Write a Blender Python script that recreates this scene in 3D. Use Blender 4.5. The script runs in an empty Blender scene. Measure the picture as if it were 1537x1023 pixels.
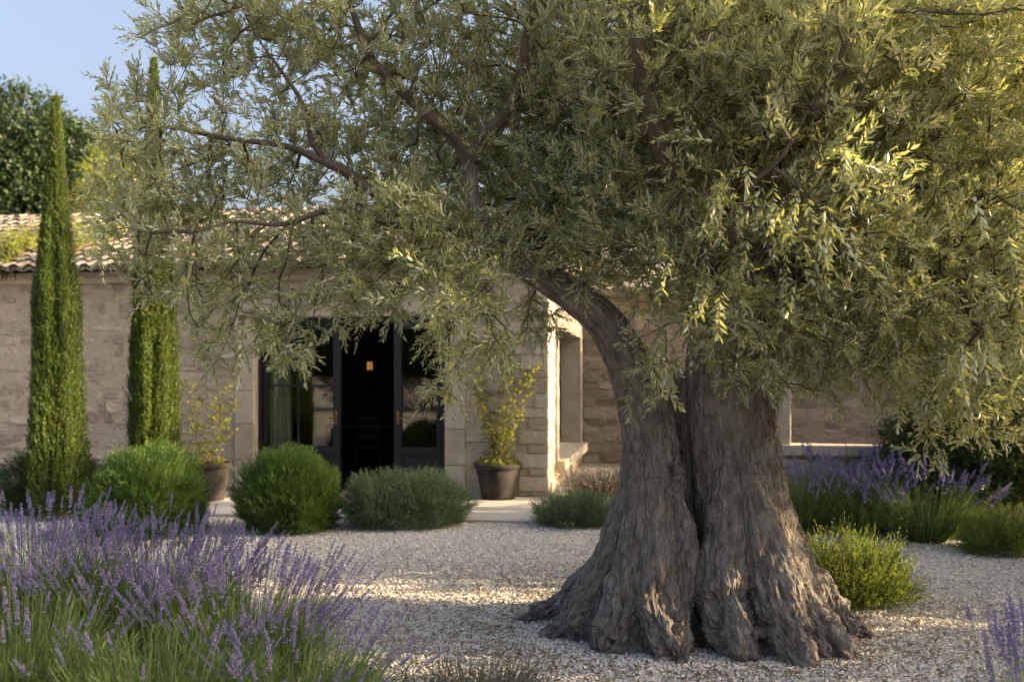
import bpy, math, random
import numpy as np
from mathutils import Vector, Matrix, Quaternion, noise as mnoise

scene = bpy.context.scene
COL = scene.collection
rng = np.random.default_rng(7)
random.seed(7)
R = math.radians
FPX, CX, HY, EYE = 1494.3, 768.5, 560.0, 1.6     # the photograph's focal length, centre and horizon in pixels

def W(px, py, D):
    """pixel of the photograph at a chosen distance -> world point"""
    return np.array([(px - CX) / FPX * D, D, EYE - (py - HY) / FPX * D])

def norm(a):
    return a / np.maximum(np.linalg.norm(a, axis=-1, keepdims=True), 1e-9)

# ---------------------------------------------------------------- objects
def tag(o, label=None, cat=None, group=None, kind=None):
    if label: o['label'] = label
    if cat: o['category'] = cat
    if group: o['group'] = group
    if kind: o['kind'] = kind
    return o

def thing(name, label, cat, loc=(0, 0, 0), rz=0.0, group=None):
    o = bpy.data.objects.new(name, None); COL.objects.link(o)
    o.location = loc; o.rotation_euler = (0, 0, rz)
    o.empty_display_size = 0.1
    return tag(o, label, cat, group)

def link(name, me, parent=None):
    o = bpy.data.objects.new(name, me); COL.objects.link(o)
    if parent is not None: o.parent = parent
    return o

# ---------------------------------------------------------------- numpy mesh builder
SMOOTH = True
class MB:
    def __init__(self):
        self.v, self.f, self.n, self.attr, self.m = [], {}, 0, {}, {}
    def add(self, verts, faces, mat=0, **attr):
        verts = np.asarray(verts, float).reshape(-1, 3)
        for fa in (faces if isinstance(faces, list) else [faces]):
            fa = np.asarray(fa, np.int64)
            if fa.size == 0: continue
            self.f.setdefault((fa.shape[1], mat), []).append(fa + self.n)
        self.v.append(verts)
        for k, a in attr.items():
            a = np.asarray(a, float)
            if a.ndim == 0: a = np.full(len(verts), float(a))
            self.attr.setdefault(k, []).append((self.n, a))
        self.n += len(verts)
        return self
    def mesh(self, name, mats, smooth=True):
        me = bpy.data.meshes.new(name)
        V = np.concatenate(self.v)
        me.vertices.add(len(V)); me.vertices.foreach_set('co', V.astype(np.float32).ravel())
        loops, starts, mi, pos = [], [], [], 0
        for (k, m), L in self.f.items():
            F = np.concatenate(L); loops.append(F.ravel())
            starts.append(pos + np.arange(len(F)) * k); pos += F.size
            mi.append(np.full(len(F), m))
        loops = np.concatenate(loops); starts = np.concatenate(starts); mi = np.concatenate(mi)
        me.loops.add(len(loops)); me.loops.foreach_set('vertex_index', loops.astype(np.int32))
        me.polygons.add(len(starts)); me.polygons.foreach_set('loop_start', starts.astype(np.int32))
        for m in (mats if isinstance(mats, (list, tuple)) else [mats]): me.materials.append(m)
        me.polygons.foreach_set('material_index', mi.astype(np.int32))
        me.polygons.foreach_set('use_smooth', np.full(len(starts), bool(smooth)))
        for k, L in self.attr.items():
            vec = L[0][1].ndim == 2
            A = np.zeros((len(V), 3) if vec else len(V), np.float32)
            for s, a in L: A[s:s + len(a)] = a
            at = me.attributes.new(k, 'FLOAT_VECTOR' if vec else 'FLOAT', 'POINT')
            at.data.foreach_set('vector' if vec else 'value', A.ravel())
        me.update(calc_edges=True); me.validate()
        return me
    def build(self, name, mats, parent=None, smooth=None):
        smooth = SMOOTH if smooth is None else smooth
        return link(name, self.mesh(name, mats, smooth), parent)

def box(mb, x0, x1, y0, y1, z0, z1, b=0.0, mat=0, rnd=0.5):
    """a box whose edges are cut back by b"""
    if b <= 0:
        v = [(x, y, z) for x in (x0, x1) for y in (y0, y1) for z in (z0, z1)]
        f = [(0, 1, 3, 2), (4, 6, 7, 5), (0, 4, 5, 1), (2, 3, 7, 6), (0, 2, 6, 4), (1, 5, 7, 3)]
        return mb.add(v, np.array(f), mat, rnd=rnd)
    import bmesh
    bm = bmesh.new()
    vs = [bm.verts.new((x, y, z)) for x in (x0, x1) for y in (y0, y1) for z in (z0, z1)]
    for q in [(0, 1, 3, 2), (4, 6, 7, 5), (0, 4, 5, 1), (2, 3, 7, 6), (0, 2, 6, 4), (1, 5, 7, 3)]:
        bm.faces.new([vs[i] for i in q])
    bmesh.ops.bevel(bm, geom=bm.edges[:] + bm.verts[:], offset=b, segments=2, affect='EDGES', profile=0.6)
    bm.verts.index_update()
    v = [x.co[:] for x in bm.verts]
    fs = {}
    for f in bm.faces: fs.setdefault(len(f.verts), []).append([x.index for x in f.verts])
    bm.free()
    return mb.add(v, [np.array(a) for a in fs.values()], mat, rnd=rnd)

def frames(P):
    """tangent and two normals along a polyline"""
    P = np.asarray(P, float); n = len(P)
    T = np.empty_like(P); T[1:-1] = P[2:] - P[:-2]; T[0] = P[1] - P[0]; T[-1] = P[-1] - P[-2]
    T = norm(T)
    ref = np.array([0, 0, 1.0]) if abs(T[0][2]) < 0.9 else np.array([1.0, 0, 0])
    A = np.empty_like(P); a = np.cross(T[0], ref); a /= np.linalg.norm(a)
    for i in range(n):
        a = a - T[i] * a.dot(T[i]); a /= max(np.linalg.norm(a), 1e-9); A[i] = a
    return T, A, np.cross(T, A)

def resample(P, step, rad=None):
    """Catmull-Rom through P at about the given step"""
    P = np.asarray(P, float); rad = None if rad is None else np.asarray(rad, float)
    Q = np.vstack([2 * P[0] - P[1], P, 2 * P[-1] - P[-2]])
    out, ro = [], []
    for i in range(len(P) - 1):
        p0, p1, p2, p3 = Q[i:i + 4]
        k = max(1, int(np.linalg.norm(p2 - p1) / step))
        t = (np.arange(k) / k)[:, None]
        out.append(0.5 * (2 * p1 + (p2 - p0) * t + (2 * p0 - 5 * p1 + 4 * p2 - p3) * t ** 2 + (3 * p1 - p0 - 3 * p2 + p3) * t ** 3))
        if rad is not None: ro.append(rad[i] + (rad[i + 1] - rad[i]) * t[:, 0])
    out.append(P[-1:]);
    if rad is not None:
        ro.append(rad[-1:]); return np.vstack(out), np.concatenate(ro)
    return np.vstack(out)

def tube(mb, P, rad, sides=6, cap=True, mat=0, rnd=0.5, uvw=False, seed=0.0):
    P = np.asarray(P, float); n = len(P)
    rad = np.broadcast_to(np.asarray(rad, float), (n,))
    T, A, B = frames(P)
    ang = np.arange(sides) * 2 * math.pi / sides
    ring = A[:, None] * np.cos(ang)[None, :, None] + B[:, None] * np.sin(ang)[None, :, None]
    V = (P[:, None] + ring * rad[:, None, None]).reshape(-1, 3)
    i = np.arange(n - 1)[:, None] * sides; j = np.arange(sides)[None, :]
    j2 = (j + 1) % sides
    F = np.stack([i + j, i + j2, i + sides + j2, i + sides + j], -1).reshape(-1, 4)
    at = dict(rnd=rnd)
    if uvw:
        s = np.concatenate([[0], np.cumsum(np.linalg.norm(np.diff(P, axis=0), axis=1))])
        at['uvw'] = np.stack([np.cos(ang)[None] * rad[:, None] + seed, np.sin(ang)[None] * rad[:, None], np.broadcast_to(s[:, None], (n, sides))], -1).reshape(-1, 3)
    fs = [F]
    if cap and sides > 2:
        V = np.vstack([V, P[:1], P[-1:]])
        a = np.arange(sides)
        fs.append(np.stack([np.full(sides, n * sides), (a + 1) % sides, a], -1))
        fs.append(np.stack([np.full(sides, n * sides + 1), (n - 1) * sides + a, (n - 1) * sides + (a + 1) % sides], -1))
        if uvw: at['uvw'] = np.vstack([at['uvw'], at['uvw'][:1], at['uvw'][-1:]])
    return mb.add(V, fs, mat, **at)

def strips(mb, P, rad, sides=3, rnd=None, mat=0):
    """many tubes at once: P is (n, k, 3), rad (n, k)"""
    n, k, _ = P.shape
    T = np.empty_like(P); T[:, 1:-1] = P[:, 2:] - P[:, :-2]; T[:, 0] = P[:, 1] - P[:, 0]; T[:, -1] = P[:, -1] - P[:, -2]
    T = norm(T)
    ref = np.where(np.abs(T[:, :1, 2:3]) < 0.9, np.array([0, 0, 1.0]), np.array([1.0, 0, 0]))
    A = norm(np.cross(T, np.broadcast_to(ref, T.shape))); B = np.cross(T, A)
    ang = np.arange(sides) * 2 * math.pi / sides
    V = P[:, :, None] + (A[:, :, None] * np.cos(ang)[:, None] + B[:, :, None] * np.sin(ang)[:, None]) * rad[:, :, None, None]
    i = (np.arange(n) * k * sides)[:, None, None] + (np.arange(k - 1) * sides)[None, :, None]
    j = np.arange(sides)[None, None]; j2 = (j + 1) % sides
    F = np.stack([i + j, i + j2, i + sides + j2, i + sides + j], -1).reshape(-1, 4)
    if rnd is None: rnd = rng.random(n)
    return mb.add(V.reshape(-1, 3), F, mat, rnd=np.repeat(rnd, k * sides))

# ---------------------------------------------------------------- leaves
def leaves(mb, P, D, N, L, Wd, curl=0.15, rnd=None, kind='lance', mat=0):
    """n leaves from their bases P along D with face normal N"""
    n = len(P)
    if n == 0: return mb
    L = np.broadcast_to(np.asarray(L, float), (n,)); Wd = np.broadcast_to(np.asarray(Wd, float), (n,))
    D = norm(D); S = norm(np.cross(D, N)); N = np.cross(S, D)
    cu = np.broadcast_to(np.asarray(curl, float), (n,))
    if rnd is None: rnd = rng.random(n)
    def pt(t, s, dz=0.0):
        return P + D * (L * t)[:, None] + S * (Wd * s)[:, None] + N * (L * (cu * t * t) + Wd * dz)[:, None]
    if kind == 'lance':
        V = np.stack([pt(0, 0), pt(.33, -.46, .14), pt(.33, .46, .14), pt(.7, -.38, .12), pt(.7, .38, .12), pt(1, 0), pt(.35, 0), pt(.7, 0)], 1)
        b = (np.arange(n) * 8)[:, None]
        tri = np.concatenate([b + [0, 6, 1], b + [0, 2, 6], b + [3, 7, 5], b + [7, 4, 5]])
        quad = np.concatenate([b + [1, 6, 7, 3], b + [6, 2, 4, 7]])
        return mb.add(V.reshape(-1, 3), [tri, quad], mat, rnd=np.repeat(rnd, 8))
    V = np.stack([pt(0, 0), pt(.5, .5), pt(1, 0), pt(.5, -.5)], 1)
    b = (np.arange(n) * 4)[:, None]
    return mb.add(V.reshape(-1, 3), b + np.array([[0, 1, 2, 3]]), mat, rnd=np.repeat(rnd, 4))

def perp(T):
    ref = np.where(np.abs(T[..., 2:3]) < 0.9, np.array([0, 0, 1.0]), np.array([1.0, 0, 0]))
    A = norm(np.cross(T, np.broadcast_to(ref, T.shape)))
    return A, np.cross(T, A)

def shoots(mb, S, T, ln, k, L, Wd, ang=50, droop=0.0, opposite=True, taper=0.75, kind='lance', stem=0.0, stem_mb=None,
           start=0.12, jitter=0.25, curl=0.15, rnd=None, spread=0.25):
    """leafy shoots: base S, direction T, length ln, k leaf nodes each (a pair at each node when opposite)"""
    n = len(S)
    if n == 0: return
    T = norm(T); ln = np.broadcast_to(np.asarray(ln, float), (n,))
    drp = np.broadcast_to(np.asarray(droop, float), (n,))
    A, B = perp(T)
    t = np.linspace(start, 1, k)[None, :] * np.ones((n, 1))
    t = np.clip(t + (rng.random((n, k)) - .5) * (0.6 / k), 0.02, 1)
    ax = S[:, None] + T[:, None] * (ln[:, None] * t)[..., None]
    ax[..., 2] -= drp[:, None] * ln[:, None] * t * t
    tang = np.broadcast_to(T[:, None], ax.shape).copy(); tang[..., 2] -= 2 * drp[:, None] * t; tang = norm(tang)
    ph0 = rng.random((n, 1)) * 6.283
    phs = ph0 + (np.arange(k)[None] * (math.pi / 2 if opposite else 2.4)) + rng.normal(0, .3, (n, k))
    if rnd is None: rnd = rng.random(n)
    for q in ((0, math.pi) if opposite else (0,)):
        ph = phs + q
        rad = A[:, None] * np.cos(ph)[..., None] + B[:, None] * np.sin(ph)[..., None]
        a = np.radians(ang * (1.15 - .45 * t)) + rng.normal(0, jitter, (n, k))
        D = tang * np.cos(a)[..., None] + rad * np.sin(a)[..., None]
        D = norm(D + rng.normal(0, .10, D.shape))
        N = norm(rad * -np.cos(a)[..., None] + tang * np.sin(a)[..., None] + rng.normal(0, .25, D.shape))
        sc = (1 - (1 - taper) * np.abs(t * 2 - .9)) * rng.uniform(.75, 1.15, (n, k))
        rr = np.clip(rnd[:, None] + rng.normal(0, spread, (n, k)), 0, 1)
        leaves(mb, ax.reshape(-1, 3), D.reshape(-1, 3), N.reshape(-1, 3), (L * sc).ravel(), (Wd * sc ** .7).ravel(),
               curl=rng.normal(curl, .1, n * k), rnd=rr.ravel(), kind=kind)
    if stem > 0:
        u = np.linspace(0, 1, 4)
        P = S[:, None] + T[:, None] * (ln[:, None] * u)[..., None]
        P[..., 2] -= drp[:, None] * ln[:, None] * u * u
        strips(stem_mb if stem_mb is not None else mb, P, np.broadcast_to(stem * np.array([1, .85, .65, .35]), (n, 4)), 3, rnd=rnd)

# ---------------------------------------------------------------- vectorised value noise
_perm = np.random.default_rng(3).random(65536)
def vnoise(p):
    p = np.asarray(p, float); i = np.floor(p).astype(np.int64); f = p - i; f = f * f * f * (f * (f * 6 - 15) + 10)
    def h(a, b, c): return _perm[((a * 73856093) ^ (b * 19349663) ^ (c * 83492791)) & 65535]
    x, y, z = i[:, 0], i[:, 1], i[:, 2]; fx, fy, fz = f[:, 0], f[:, 1], f[:, 2]
    r = 0
    for dx in (0, 1):
        for dy in (0, 1):
            for dz in (0, 1):
                r = r + h(x + dx, y + dy, z + dz) * (fx if dx else 1 - fx) * (fy if dy else 1 - fy) * (fz if dz else 1 - fz)
    return r * 2 - 1
def fbm(p, o=4, lac=2.03, g=.5):
    r, a, s = 0, 1.0, 0
    for k in range(o):
        r = r + a * vnoise(p + 17.3 * k); s += a; p = p * lac; a *= g
    return r / s
def ridged(p, o=3):
    r, a, s = 0, 1.0, 0
    for k in range(o):
        r = r + a * (1 - np.abs(vnoise(p + 9.1 * k)) * 2); s += a; p = p * 2.1; a *= .5
    return r / s

# ---------------------------------------------------------------- materials
def new_mat(name):
    m = bpy.data.materials.new(name); m.use_nodes = True
    nt = m.node_tree; nt.nodes.clear()
    return m, nt, nt.nodes.new, nt.links.new
def _ramp(nd, stops):
    cr = nd.color_ramp
    while len(cr.elements) < len(stops): cr.elements.new(.5)
    for e, (p, c) in zip(cr.elements, stops):
        e.position = p; e.color = (*c, 1)

def foliage_mat(name, stops, under=None, trans=(.2, .3, .04), tmix=.35, rough=.5, spec=.4):
    """leaf: colour from the leaf's own random number, paler underside, some light let through"""
    m, nt, N, Lk = new_mat(name)
    out = N('ShaderNodeOutputMaterial'); at = N('ShaderNodeAttribute'); at.attribute_name = 'rnd'
    rp = N('ShaderNodeValToRGB'); _ramp(rp, stops); Lk(at.outputs['Fac'], rp.inputs[0])
    col = rp.outputs[0]
    if under:
        ge = N('ShaderNodeNewGeometry'); mx = N('ShaderNodeMix'); mx.data_type = 'RGBA'
        Lk(ge.outputs['Backfacing'], mx.inputs[0]); Lk(col, mx.inputs[6]); mx.inputs[7].default_value = (*under, 1)
        col = mx.outputs[2]
    bs = N('ShaderNodeBsdfPrincipled'); Lk(col, bs.inputs['Base Color'])
    bs.inputs['Roughness'].default_value = rough; bs.inputs['Specular IOR Level'].default_value = spec
    tr = N('ShaderNodeBsdfTranslucent'); tr.inputs[0].default_value = (*trans, 1)
    ms = N('ShaderNodeMixShader'); ms.inputs[0].default_value = tmix
    Lk(bs.outputs[0], ms.inputs[1]); Lk(tr.outputs[0], ms.inputs[2]); Lk(ms.outputs[0], out.inputs[0])
    return m

def solid_mat(name, stops, scale=6, detail=6, rough=.8, bump=.2, bscale=40, spec=.3, attr=None, amix=.5, coord='Object', stretch=(1, 1, 1), metallic=0, bdist=.01):
    """noise between colours plus a fine bump; attr adds a per-piece random tone"""
    m, nt, N, Lk = new_mat(name)
    out = N('ShaderNodeOutputMaterial'); bs = N('ShaderNodeBsdfPrincipled')
    tc = N('ShaderNodeTexCoord'); mp = N('ShaderNodeMapping'); mp.inputs['Scale'].default_value = stretch
    if coord.startswith('@'):
        a0 = N('ShaderNodeAttribute'); a0.attribute_name = coord[1:]; Lk(a0.outputs['Vector'], mp.inputs[0])
    else: Lk(tc.outputs[coord], mp.inputs[0])
    nz = N('ShaderNodeTexNoise'); nz.inputs['Scale'].default_value = scale; nz.inputs['Detail'].default_value = detail; nz.inputs['Roughness'].default_value = .6
    Lk(mp.outputs[0], nz.inputs['Vector'])
    fac = nz.outputs['Fac']
    if attr:
        at = N('ShaderNodeAttribute'); at.attribute_name = attr
        mm = N('ShaderNodeMix'); mm.data_type = 'FLOAT'; mm.inputs[0].default_value = amix
        Lk(fac, mm.inputs[2]); Lk(at.outputs['Fac'], mm.inputs[3]); fac = mm.outputs[0]
    rp = N('ShaderNodeValToRGB'); _ramp(rp, stops); Lk(fac, rp.inputs[0]); Lk(rp.outputs[0], bs.inputs['Base Color'])
    bs.inputs['Roughness'].default_value = rough; bs.inputs['Specular IOR Level'].default_value = spec; bs.inputs['Metallic'].default_value = metallic
    if bump > 0:
        n2 = N('ShaderNodeTexNoise'); n2.inputs['Scale'].default_value = bscale; n2.inputs['Detail'].default_value = 8; n2.inputs['Roughness'].default_value = .65
        Lk(mp.outputs[0], n2.inputs['Vector'])
        bp = N('ShaderNodeBump'); bp.inputs['Strength'].default_value = bump; bp.inputs['Distance'].default_value = bdist
        Lk(n2.outputs['Fac'], bp.inputs['Height']); Lk(bp.outputs[0], bs.inputs['Normal'])
    Lk(bs.outputs[0], out.inputs[0])
    return m
# ================================================================ camera, light, sky
SUN_EL, SUN_AZ = 14.5, -3.5         # the sun stands low on the right, a touch before the picture plane
sd = Vector((math.cos(R(SUN_AZ)) * math.cos(R(SUN_EL)), math.sin(R(SUN_AZ)) * math.cos(R(SUN_EL)), math.sin(R(SUN_EL))))
cam = bpy.data.cameras.new('camera'); co = bpy.data.objects.new('camera', cam); COL.objects.link(co)
co.location = (0, 0, EYE); co.rotation_euler = (R(90), 0, 0)
cam.sensor_width = 36; cam.lens = 35; cam.shift_y = (HY - 511.5) / 1537; cam.clip_end = 2000; cam.clip_start = 0.05
cam.dof.use_dof = True; cam.dof.focus_distance = 5.55; cam.dof.aperture_fstop = 2.0
scene.camera = co
sun = bpy.data.lights.new('sun', 'SUN'); so = bpy.data.objects.new('sun', sun); COL.objects.link(so)
sun.energy = 5.0; sun.angle = R(0.53); sun.color = (1.0, .74, .43)
so.rotation_euler = sd.to_track_quat('Z', 'Y').to_euler()
w = bpy.data.worlds.new('World'); scene.world = w; w.use_nodes = True
bg = w.node_tree.nodes['Background']
sky = w.node_tree.nodes.new('ShaderNodeTexSky'); sky.sky_type = 'NISHITA'; sky.sun_disc = False
sky.sun_elevation = R(SUN_EL); sky.sun_rotation = R(90 - SUN_AZ)
sky.air_density = 0.6; sky.dust_density = 10.0; sky.ozone_density = 0.0
w.node_tree.links.new(sky.outputs[0], bg.inputs[0]); bg.inputs[1].default_value = 0.15
scene.view_settings.view_transform = 'Standard'; scene.view_settings.look = 'None'
scene.view_settings.gamma = 1; scene.view_settings.exposure = 2.08
scene.render.engine = 'CYCLES'
c = scene.cycles
c.max_bounces = 7; c.diffuse_bounces = 3; c.glossy_bounces = 3; c.transmission_bounces = 5; c.transparent_max_bounces = 8
c.sample_clamp_indirect = 6; c.use_denoising = True; c.caustics_reflective = False; c.caustics_refractive = False

# ================================================================ ground and gravel
def ground_mat():
    m, nt, N, Lk = new_mat('gravel ground')
    out = N('ShaderNodeOutputMaterial'); bs = N('ShaderNodeBsdfPrincipled'); tc = N('ShaderNodeTexCoord')
    vo = N('ShaderNodeTexVoronoi'); vo.inputs['Scale'].default_value = 66; Lk(tc.outputs['Object'], vo.inputs['Vector'])
    nz = N('ShaderNodeTexNoise'); nz.inputs['Scale'].default_value = .7; nz.inputs['Detail'].default_value = 5; Lk(tc.outputs['Object'], nz.inputs['Vector'])
    sp = N('ShaderNodeSeparateColor'); Lk(vo.outputs['Color'], sp.inputs[0])
    rp = N('ShaderNodeValToRGB'); _ramp(rp, [(0, (.32, .295, .26)), (.4, (.55, .515, .465)), (1, (.73, .70, .65))]); Lk(sp.outputs[0], rp.inputs[0])
    r2 = N('ShaderNodeValToRGB'); _ramp(r2, [(.3, (.74, .71, .66)), (.7, (1.0, 1.0, 1.0))]); Lk(nz.outputs['Fac'], r2.inputs[0])
    mx = N('ShaderNodeMix'); mx.data_type = 'RGBA'; mx.blend_type = 'MULTIPLY'; mx.inputs[0].default_value = 1
    Lk(rp.outputs[0], mx.inputs[6]); Lk(r2.outputs[0], mx.inputs[7]); Lk(mx.outputs[2], bs.inputs['Base Color'])
    bp = N('ShaderNodeBump'); bp.inputs['Strength'].default_value = .9; bp.inputs['Distance'].default_value = .012; bp.invert = True
    Lk(vo.outputs['Distance'], bp.inputs['Height']); Lk(bp.outputs[0], bs.inputs['Normal'])
    bs.inputs['Roughness'].default_value = .9; bs.inputs['Specular IOR Level'].default_value = .2
    Lk(bs.outputs[0], out.inputs[0]); return m

def land_mat():
    return solid_mat('dry meadow', [(.3, (.07, .075, .03)), (.7, (.14, .12, .06))], scale=.4, rough=.95, bump=.5, bscale=6)

g = MB()
xs = np.concatenate([[-400, -60], np.linspace(-14, 12, 27), [60, 400]]); ys = np.concatenate([[-300, -20], np.linspace(-2, 20, 23), [60, 500]])
GX, GY = np.meshgrid(xs, ys); nx = len(xs)
gz = np.where((np.abs(GX + 1) < 14) & (GY > -3) & (GY < 21), 0.012 * vnoise(np.stack([GX.ravel() * .6, GY.ravel() * .6, GX.ravel() * 0], -1)).reshape(GX.shape), 0)
fi = (np.arange(len(ys) - 1)[:, None] * nx + np.arange(nx - 1)[None]).ravel()
g.add(np.stack([GX, GY, gz - .004], -1), np.stack([fi, fi + 1, fi + nx + 1, fi + nx], -1))
tag(g.build('ground', ground_mat()), kind='structure')

# meadow beyond the garden: a sheet above the ground far behind the house
md = MB()
md.add([(-400, 30, .03), (400, 30, .03), (400, 480, .03), (-400, 480, .03)], np.array([[0, 1, 2, 3]]))
tag(md.build('meadow', land_mat()), kind='structure')

# loose stones, thick where the camera is near
def stones():
    ico = np.array([(0, 0, 1)] + [(math.cos(a) * .894, math.sin(a) * .894, .447) for a in np.arange(5) * 2 * math.pi / 5]
                   + [(math.cos(a) * .894, math.sin(a) * .894, -.447) for a in (np.arange(5) + .5) * 2 * math.pi / 5])
    tri = [(0, i + 1, (i + 1) % 5 + 1) for i in range(5)]
    for i in range(5): tri += [(i + 1, i + 6, (i + 1) % 5 + 1), ((i + 1) % 5 + 1, i + 6, (i + 1) % 5 + 6)]
    tri = np.array(tri)
    n = 200000
    D = 4.2 + 7.0 * rng.random(n) ** 1.55
    X = (rng.random(n) * 1.12 - .56) * D * 1.06
    X += 0
    sz = rng.uniform(.0042, .0098, n) * np.where(rng.random(n) < .05, 1.5, 1)
    keep = (D < 11.2)
    D, X, sz = D[keep], X[keep], sz[keep]; n = len(D)
    V = np.repeat(ico[None], n, 0) * (1 + rng.normal(0, .17, (n, 11, 1)))
    V *= np.stack([rng.uniform(.9, 1.6, n), rng.uniform(.7, 1.1, n), rng.uniform(.5, .85, n)], -1)[:, None]
    a = rng.random(n) * 6.283; ca, sa = np.cos(a)[:, None], np.sin(a)[:, None]
    V = np.stack([V[..., 0] * ca - V[..., 1] * sa, V[..., 0] * sa + V[..., 1] * ca, V[..., 2] + V[..., 0] * rng.normal(0, .35, n)[:, None]], -1)
    zz = 0.012 * vnoise(np.stack([X * .6, D * .6, X * 0], -1))
    P = np.stack([X, D, zz + sz * rng.uniform(.0, .55, n)], -1)
    V = V * sz[:, None, None] + P[:, None]
    mb = MB(); mb.add(V.reshape(-1, 3), (np.arange(n) * 11)[:, None, None].repeat(len(tri), 1).reshape(-1, 1) + np.tile(tri, (n, 1)), rnd=np.repeat(rng.random(n), 11))
    m = solid_mat('gravel stone', [(0, (.27, .245, .215)), (.3, (.53, .495, .445)), (.7, (.73, .69, .635)), (1, (.85, .825, .78))], scale=30, rough=.85, bump=.3, bscale=220, attr='rnd', amix=.8, bdist=.003)
    o = mb.build('gravel', m, smooth=False)
    return tag(o, 'pale grey gravel chippings covering the garden floor', 'gravel', kind='stuff')
stones()
# ================================================================ the old olive tree
OLIVE = W(1050, 990, 6.1); OLIVE[2] = 0
olive = thing('olive_tree', 'ancient gnarled olive tree with cleft double trunk and grey green leaves on the gravel', 'tree', tuple(OLIVE))
def OL(px, py, D): return W(px, py, D) - OLIVE
def bark_mat():
    """grey olive bark: long plates parted by cracks that run with the grain, flaky inside, pale lichen here and there"""
    m, nt, N, Lk = new_mat('olive bark')
    out = N('ShaderNodeOutputMaterial'); bs = N('ShaderNodeBsdfPrincipled')
    at = N('ShaderNodeAttribute'); at.attribute_name = 'uvw'; tc = N('ShaderNodeTexCoord')
    nz0 = N('ShaderNodeTexNoise'); nz0.inputs['Scale'].default_value = 9; nz0.inputs['Detail'].default_value = 4; Lk(tc.outputs['Object'], nz0.inputs['Vector'])
    wob = N('ShaderNodeVectorMath'); wob.operation = 'MULTIPLY_ADD'; wob.inputs[1].default_value = (.05, .05, .05); Lk(nz0.outputs['Color'], wob.inputs[0]); Lk(at.outputs['Vector'], wob.inputs[2])
    def mp(sc):
        q = N('ShaderNodeMapping'); q.inputs['Scale'].default_value = sc; Lk(wob.outputs[0], q.inputs[0]); return q.outputs[0]
    vo = N('ShaderNodeTexVoronoi'); vo.feature = 'DISTANCE_TO_EDGE'; vo.inputs['Scale'].default_value = 1; Lk(mp((44, 44, 9)), vo.inputs['Vector'])
    v2 = N('ShaderNodeTexVoronoi'); v2.feature = 'DISTANCE_TO_EDGE'; v2.inputs['Scale'].default_value = 1; Lk(mp((95, 95, 26)), v2.inputs['Vector'])
    n1 = N('ShaderNodeTexNoise'); n1.inputs['Scale'].default_value = 1; n1.inputs['Detail'].default_value = 9; n1.inputs['Roughness'].default_value = .72; Lk(mp((120, 120, 34)), n1.inputs['Vector'])
    def rng_(sock, a, b):
        q = N('ShaderNodeMapRange'); q.interpolation_type = 'SMOOTHSTEP'; q.inputs[1].default_value = a; q.inputs[2].default_value = b; Lk(sock, q.inputs[0]); return q.outputs[0]
    def mad(a, k, c):
        q = N('ShaderNodeMath'); q.operation = 'MULTIPLY_ADD'; q.inputs[1].default_value = k; Lk(a, q.inputs[0])
        if c is None: q.inputs[2].default_value = 0
        else: Lk(c, q.inputs[2])
        return q.outputs[0]
    h = mad(rng_(vo.outputs['Distance'], 0, .30), .8, mad(rng_(v2.outputs['Distance'], 0, .30), .35, mad(n1.outputs['Fac'], .9, None)))
    bp = N('ShaderNodeBump'); bp.inputs['Strength'].default_value = 1; bp.inputs['Distance'].default_value = .016; Lk(h, bp.inputs['Height']); Lk(bp.outputs[0], bs.inputs['Normal'])
    n2 = N('ShaderNodeTexNoise'); n2.inputs['Scale'].default_value = 1; n2.inputs['Detail'].default_value = 8; n2.inputs['Roughness'].default_value = .65; Lk(mp((30, 30, 7)), n2.inputs['Vector'])
    rp = N('ShaderNodeValToRGB'); _ramp(rp, [(.28, (.088, .075, .064)), (.46, (.205, .182, .160)), (.60, (.310, .280, .250)), (.8, (.46, .43, .39))]); Lk(n2.outputs['Fac'], rp.inputs[0])
    n3 = N('ShaderNodeTexNoise'); n3.inputs['Scale'].default_value = 5.5; n3.inputs['Detail'].default_value = 9; n3.inputs['Roughness'].default_value = .7; Lk(tc.outputs['Object'], n3.inputs['Vector'])
    mx = N('ShaderNodeMix'); mx.data_type = 'RGBA'; Lk(mad(rng_(n3.outputs['Fac'], .52, .66), .75, None), mx.inputs[0]); Lk(rp.outputs[0], mx.inputs[6]); mx.inputs[7].default_value = (.34, .335, .31, 1)
    Lk(mx.outputs[2], bs.inputs['Base Color']); bs.inputs['Roughness'].default_value = .92; bs.inputs['Specular IOR Level'].default_value = .2
    Lk(bs.outputs[0], out.inputs[0]); return m
bark = bark_mat()

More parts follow.
